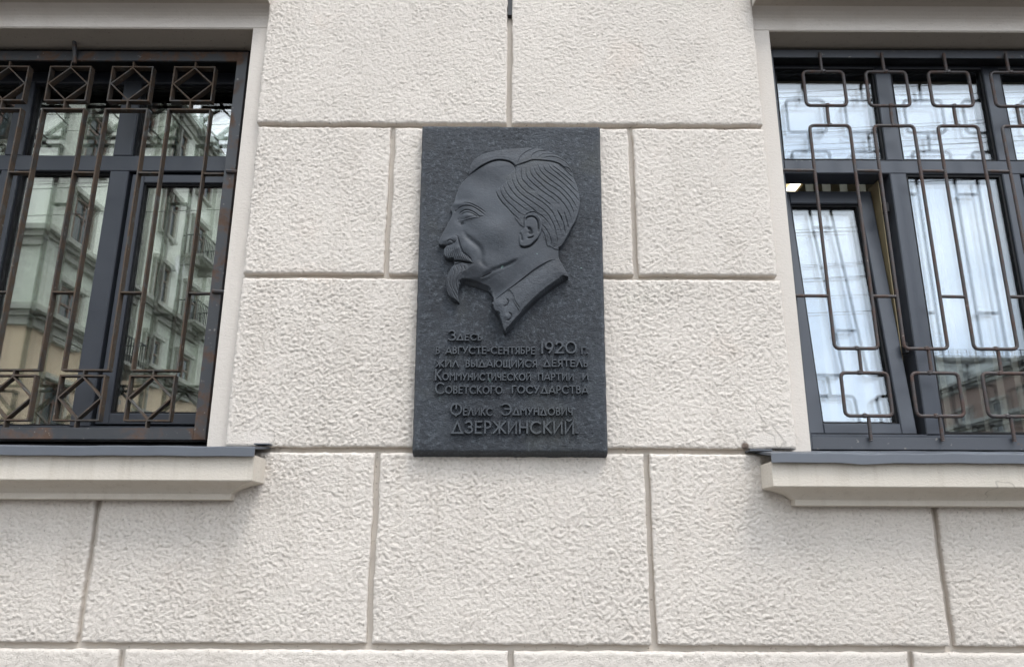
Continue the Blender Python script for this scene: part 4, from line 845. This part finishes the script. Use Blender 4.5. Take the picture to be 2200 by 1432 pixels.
def letter_mesh(ch, size, wd, xs_, dep):
    key = (ch, size, round(xs_, 2))
    if key in _lm: return _lm[key]
    m = MB(); lvl = 0
    for s_ in GL[ch][1]:
        P = [(x * size * xs_, y * size) for x, y in s_]; n = len(P)
        closed = math.hypot(P[0][0] - P[-1][0], P[0][1] - P[-1][1]) < 1e-6
        if closed: P = P[:-1]; n -= 1
        Lf = []; 
        for i in range(n):
            if closed: p0, p1 = P[i - 1], P[(i + 1) % n]
            else: p0, p1 = P[max(i - 1, 0)], P[min(i + 1, n - 1)]
            if (closed or 0 < i < n - 1):
                d1 = np.array(P[i]) - np.array(P[i - 1]); d2 = np.array(P[(i + 1) % n]) - np.array(P[i])
                d1 = d1 / np.linalg.norm(d1); d2 = d2 / np.linalg.norm(d2); t = d1 + d2; t = t / (np.linalg.norm(t) + 1e-9)
                k = 1 / max(.45, float(t @ d1))
            else: t = np.array(p1) - np.array(p0); t = t / np.linalg.norm(t); k = 1
            Lf.append((-t[1] * k, t[0] * k, t[0] if not closed else 0, t[1] if not closed else 0))
        o = len(m.v); hw = wd / 2; top = dep + .00025 * lvl; lvl += 1
        for i, (x, y) in enumerate(P):
            nx, ny, tx, ty = Lf[i]; ex = 0
            if not closed and i == 0: ex = -hw * .8
            if not closed and i == n - 1: ex = hw * .8
            for off, hgt in ((-1.15, -.0025), (-.88, top), (.88, top), (1.15, -.0025)):
                m.v.append((x + nx * hw * off + tx * ex, -hgt, y + ny * hw * off + ty * ex))
        for i in range(n if closed else n - 1):
            j = (i + 1) % n
            for k in range(3): m.f.append((o + 4 * i + k, o + 4 * j + k, o + 4 * j + k + 1, o + 4 * i + k + 1))
        if not closed: m.f.append((o, o + 1, o + 2, o + 3)); e = o + 4 * (n - 1); m.f.append((e + 3, e + 2, e + 1, e))
    me = bpy.data.meshes.new('letter'); me.from_pydata(m.v, [], m.f); me.materials.append(M_bronze)
    a = me.attributes.new('rough_amount', 'FLOAT', 'POINT'); a.data.foreach_set('value', [.35] * len(m.v))
    _lm[key] = me; return me
ln = None
def word(txt, x0, x1, z, size, line, cap=None, wd=.0036, dep=.0095, capend=None):
    """fit a word between x0 and x1 (mm); cap = size of the first letter"""
    sizes = [(cap if (cap and i == 0) else size) for i in range(len(txt))]
    gap = .20
    wsum = sum(GL[c][0] * s_ for c, s_ in zip(txt, sizes)); gsum = gap * size * (len(txt) - 1)
    k = (x1 - x0) / (wsum + gsum); x = x0
    for i, (c, s_) in enumerate(zip(txt, sizes)):
        me = letter_mesh(c, s_ / 1000, wd * (1.25 if s_ > 24 else 1), k, dep)
        link('letter', me, line, (x / 1000, 0, (z + ((i * 53) % 5 - 2) * .18) / 1000))
        x += (GL[c][0] * s_ + gap * size) * k
def line():
    o = bpy.data.objects.new('text_line', None); COL.objects.link(o); o.parent = plq; o.location = (0, PY + .0005, 0); o.empty_display_size = .02
    return o
l = line(); word('ЗДЕСЬ', -182, -85, 323.5, 17.5, l, 29)
l = line(); word('В', -217, -206, 283, 19, l); word('АВГУСТЕ-СЕНТЯБРЕ', -188, 70, 283, 19.5, l); word('1920', 88, 190, 286, 33, l, wd=.0042); word('Г.', 205, 223, 284, 19, l)
l = line(); word('ЖИЛ', -216, -151, 243.5, 19, l); word('ВЫДАЮЩИЙСЯ', -130, 75, 244, 19, l); word('ДЕЯТЕЛЬ', 94, 222, 246, 19, l)
l = line(); word('КОММУНИСТИЧЕСКОЙ', -217, 58, 205, 19, l, 30); word('ПАРТИИ', 79, 180, 206, 19, l); word('И', 206, 222, 208, 19, l)
l = line(); word('СОВЕТСКОГО', -216, -24, 166, 20, l, 30); word('ГОСУДАРСТВА', 4, 221, 167.5, 20.5, l)
l = line(); word('ФЕЛИКС', -171, -52, 103.5, 20, l, 34); word('ЭДМУНДОВИЧ', -26, 175, 105, 19.5, l, 32)
l = line(); word('ДЗЕРЖИНСКИЙ.', -166, 190, 53, 32, l, wd=.0042)

# ---------------------------------------------------------------- across the street (met in the window glass)
def house(name, label, x0, x1, y0, y1, z1, cuts, mats, face_x, nb, bay, floors, fh, z_first, wm=M_brown, group=None, ny=0):
    """face_x: x of the long facade (windows face +x or -x); cuts: cornice heights"""
    o = thing(name, label, 'building', ((x0 + x1) / 2, y1, 0))
    cx, cy = o.location.x, o.location.y
    out = 1 if face_x == x1 else -1
    zz = [0] + cuts[:-1] + [z1] if len(mats) > 1 else [0, z1]
    for i, mm in enumerate(mats):
        MB().box(x0 - cx, x1 - cx, y0 - cy, y1 - cy, zz[i], zz[i + 1]).build('wall', mm, o)
    for c in cuts:
        m = MB()
        for k, (pj, a, b) in enumerate(((.18, -.55, -.28), (.34, -.28, -.12), (.55, -.12, .06), (.22, .06, .2))):
            m.box(x0 - cx - pj, x1 - cx + pj, y0 - cy - pj, y1 - cy + pj, c + a, c + b)
        m.build('cornice', M_corn, o)
    fx = face_x - cx
    first = None
    def win(x, y, z, rot):
        nonlocal first
        if first is None:
            first = MB().box(-.65, -.56, -.10, .02, 0, 1.9).box(.56, .65, -.10, .02, 0, 1.9).box(-.56, .56, -.10, .02, 0, .09).box(-.56, .56, -.10, .02, 1.81, 1.9).box(-.04, .04, -.08, .01, .09, 1.81).box(-.56, -.04, -.08, .01, 1.25, 1.33).box(.04, .56, -.08, .01, 1.25, 1.33).build('window', wm, o)
            MB().box(-.56, .56, -.03, -.005, .09, 1.81).build('pane', M_dglass, first)
            MB().box(-.85, .85, -.22, .0, -.16, -.02).box(-.85, -.68, -.12, 0, -.02, 2.0).box(.68, .85, -.12, 0, -.02, 2.0).box(-.95, .95, -.25, 0, 2.0, 2.18).build('window_trim', M_corn, first)
            q_ = first
        else:
            q_ = copy_tree(first, o)
        q_.location = (x, y, z); q_.rotation_euler = (0, 0, rot)
    for i in range(nb):
        for f in range(floors):
            z = z_first + f * fh
            if z + 2.2 > z1: continue
            yy = y1 - 2.0 - i * bay - cy
            win(fx, yy, z, R(90) if out > 0 else R(-90))
    for i in range(ny):
        for f in range(floors):
            z = z_first + f * fh
            if z + 2.2 > z1: continue
            win((x1 - cx - 2.2 - i * bay) if out > 0 else (x0 - cx + 2.2 + i * bay), 0, z, R(180))
    return o
hl = house('apartment_house', 'pale green corner house with ochre lower floors mirrored in the left window glass', -46, -16, -90, -21.6, 22.2, [9.2, 12.0, 21.9], [M_low, M_orn, M_up], -16, 16, 3.3, 6, 3.45, 1.7, ny=5)
hl_c = hl.location
# pilasters, balconies, dishes, downpipes on the corner house
m = MB()
for i in range(0, 16, 2):
    y = -21.9 - i * 3.3 - hl_c.y; m.box(-16 - hl_c.x, -15.78 - hl_c.x, y - .35, y + .35, 9.4, 21.3)
m.build('pilaster', M_orn, hl)
def balcony(y, z):
    b = MB().box(0, 1.0, -1.1, 1.1, -.14, 0).box(0, .7, -1.0, -.75, -.5, -.14).box(0, .7, .75, 1.0, -.5, -.14).build('balcony', M_corn, hl, (-16 - hl_c.x, y - hl_c.y, z))
    m = MB()
    for k in range(12): yy = -1.08 + k * 2.16 / 11; m.box(.95, .98, yy - .015, yy + .015, 0, .95)
    for k in range(5): xx = .05 + k * .2; m.box(xx, xx + .03, -1.09, -1.06, 0, .95); m.box(xx, xx + .03, 1.06, 1.09, 0, .95)
    m.box(.93, 1.0, -1.1, 1.1, .95, 1.0).box(0, .93, -1.1, -1.05, .95, 1.0).box(0, .93, 1.05, 1.1, .95, 1.0)
    m.build('railing', M_iron, b)
for y, z in ((-33.3, 12.05), (-46.4, 12.05), (-33.3, 15.4), (-59.6, 12.05), (-36.6, 5.1), (-26.7, 8.6)): balcony(y, z)
m = MB().tube([(-15.85 - hl_c.x, -30.1 - hl_c.y, .2), (-15.85 - hl_c.x, -30.1 - hl_c.y, 21.2)], .07, 8); m.tube([(-15.85 - hl_c.x, -49.8 - hl_c.y, .2), (-15.85 - hl_c.x, -49.8 - hl_c.y, 21.2)], .07, 8); m.build('downpipe', M_corn, hl)
for i, (y, z) in enumerate(((-31.2, 14.4), (-36.9, 14.6), (-43.2, 14.2))):
    m = MB(); N = 20
    vs = [(.25, 0, 0)] + [(.25 + .0 + .12 * q_, .5 * q_ * math.cos(2 * math.pi * k / N), .5 * q_ * math.sin(2 * math.pi * k / N)) for q_ in (.5, 1) for k in range(N)]
    fs = [(0, 1 + k, 1 + (k + 1) % N) for k in range(N)] + [(1 + k, 1 + N + k, 1 + N + (k + 1) % N, 1 + (k + 1) % N) for k in range(N)]
    m.poly(vs, fs); m.poly([(x - .02, a, b) for x, a, b in vs], [tuple(reversed(f)) for f in fs]); m.tube([(0, 0, -.1), (.24, 0, 0)], .03, 6)
    o = m.build('satellite_dish', M_white, None, (-16, y, z))
    tag(o, ['white satellite dish nearest the corner on the pale green house', 'white satellite dish beside the middle balconies of the pale green house', 'white satellite dish farthest along the pale green house'][i], 'satellite dish', 'satellite dishes on the corner house')
hr = house('brick_house', 'brown brick side-street house mirrored low in the right window glass', 30, 48, -92, -24, 12.6, [9.6, 12.4], [M_red, M_red], 30, 14, 3.6, 3, 3.4, 1.8, M_corn, ny=3)
hf = house('far_house', 'pale flat-roofed house rising behind the brown brick house', 36, 72, -112, -96, 26.5, [22.5, 26.3], [M_far, M_far], 36, 4, 3.6, 7, 3.4, 2.0, M_corn, ny=8)
m = MB()
for k in range(30): m.box(-17.5 + k * 1.2, -17.42 + k * 1.2, -.5, -.42, 26.4, 27.5)
m.box(-17.5, 17.5, -.5, -.42, 27.45, 27.53).box(-17.5, 17.5, -.5, -.42, 26.95, 27.0); m.build('roof_railing', M_iron, hf)
# cables over the crossing
cb = [(-9, 9.4), (-9.6, 8.7), (-10.4, 9.9), (-11.2, 9.0), (-12.2, 10.4), (-8.2, 7.7), (-8.9, 7.2), (-13.0, 9.7)]
for i, (y, z) in enumerate(cb):
    P = []
    for k in range(25):
        t = k / 24; x = -16 + 48 * t; P.append(((x - 8) * 1.6, y * (1 + .0) + (t - .5) * (3 + (i * 5) % 7), z + (i % 4) * .4 * t - 4 * (.9 + .1 * (i % 3)) * t * (1 - t) * .5 - 0))
    o = MB().tube(P, .006, 5).build('overhead_cable', M_wire)
    tag(o, 'thin black cable strung across the street, mirrored in the right window glass', 'cable', 'overhead cables across the street')
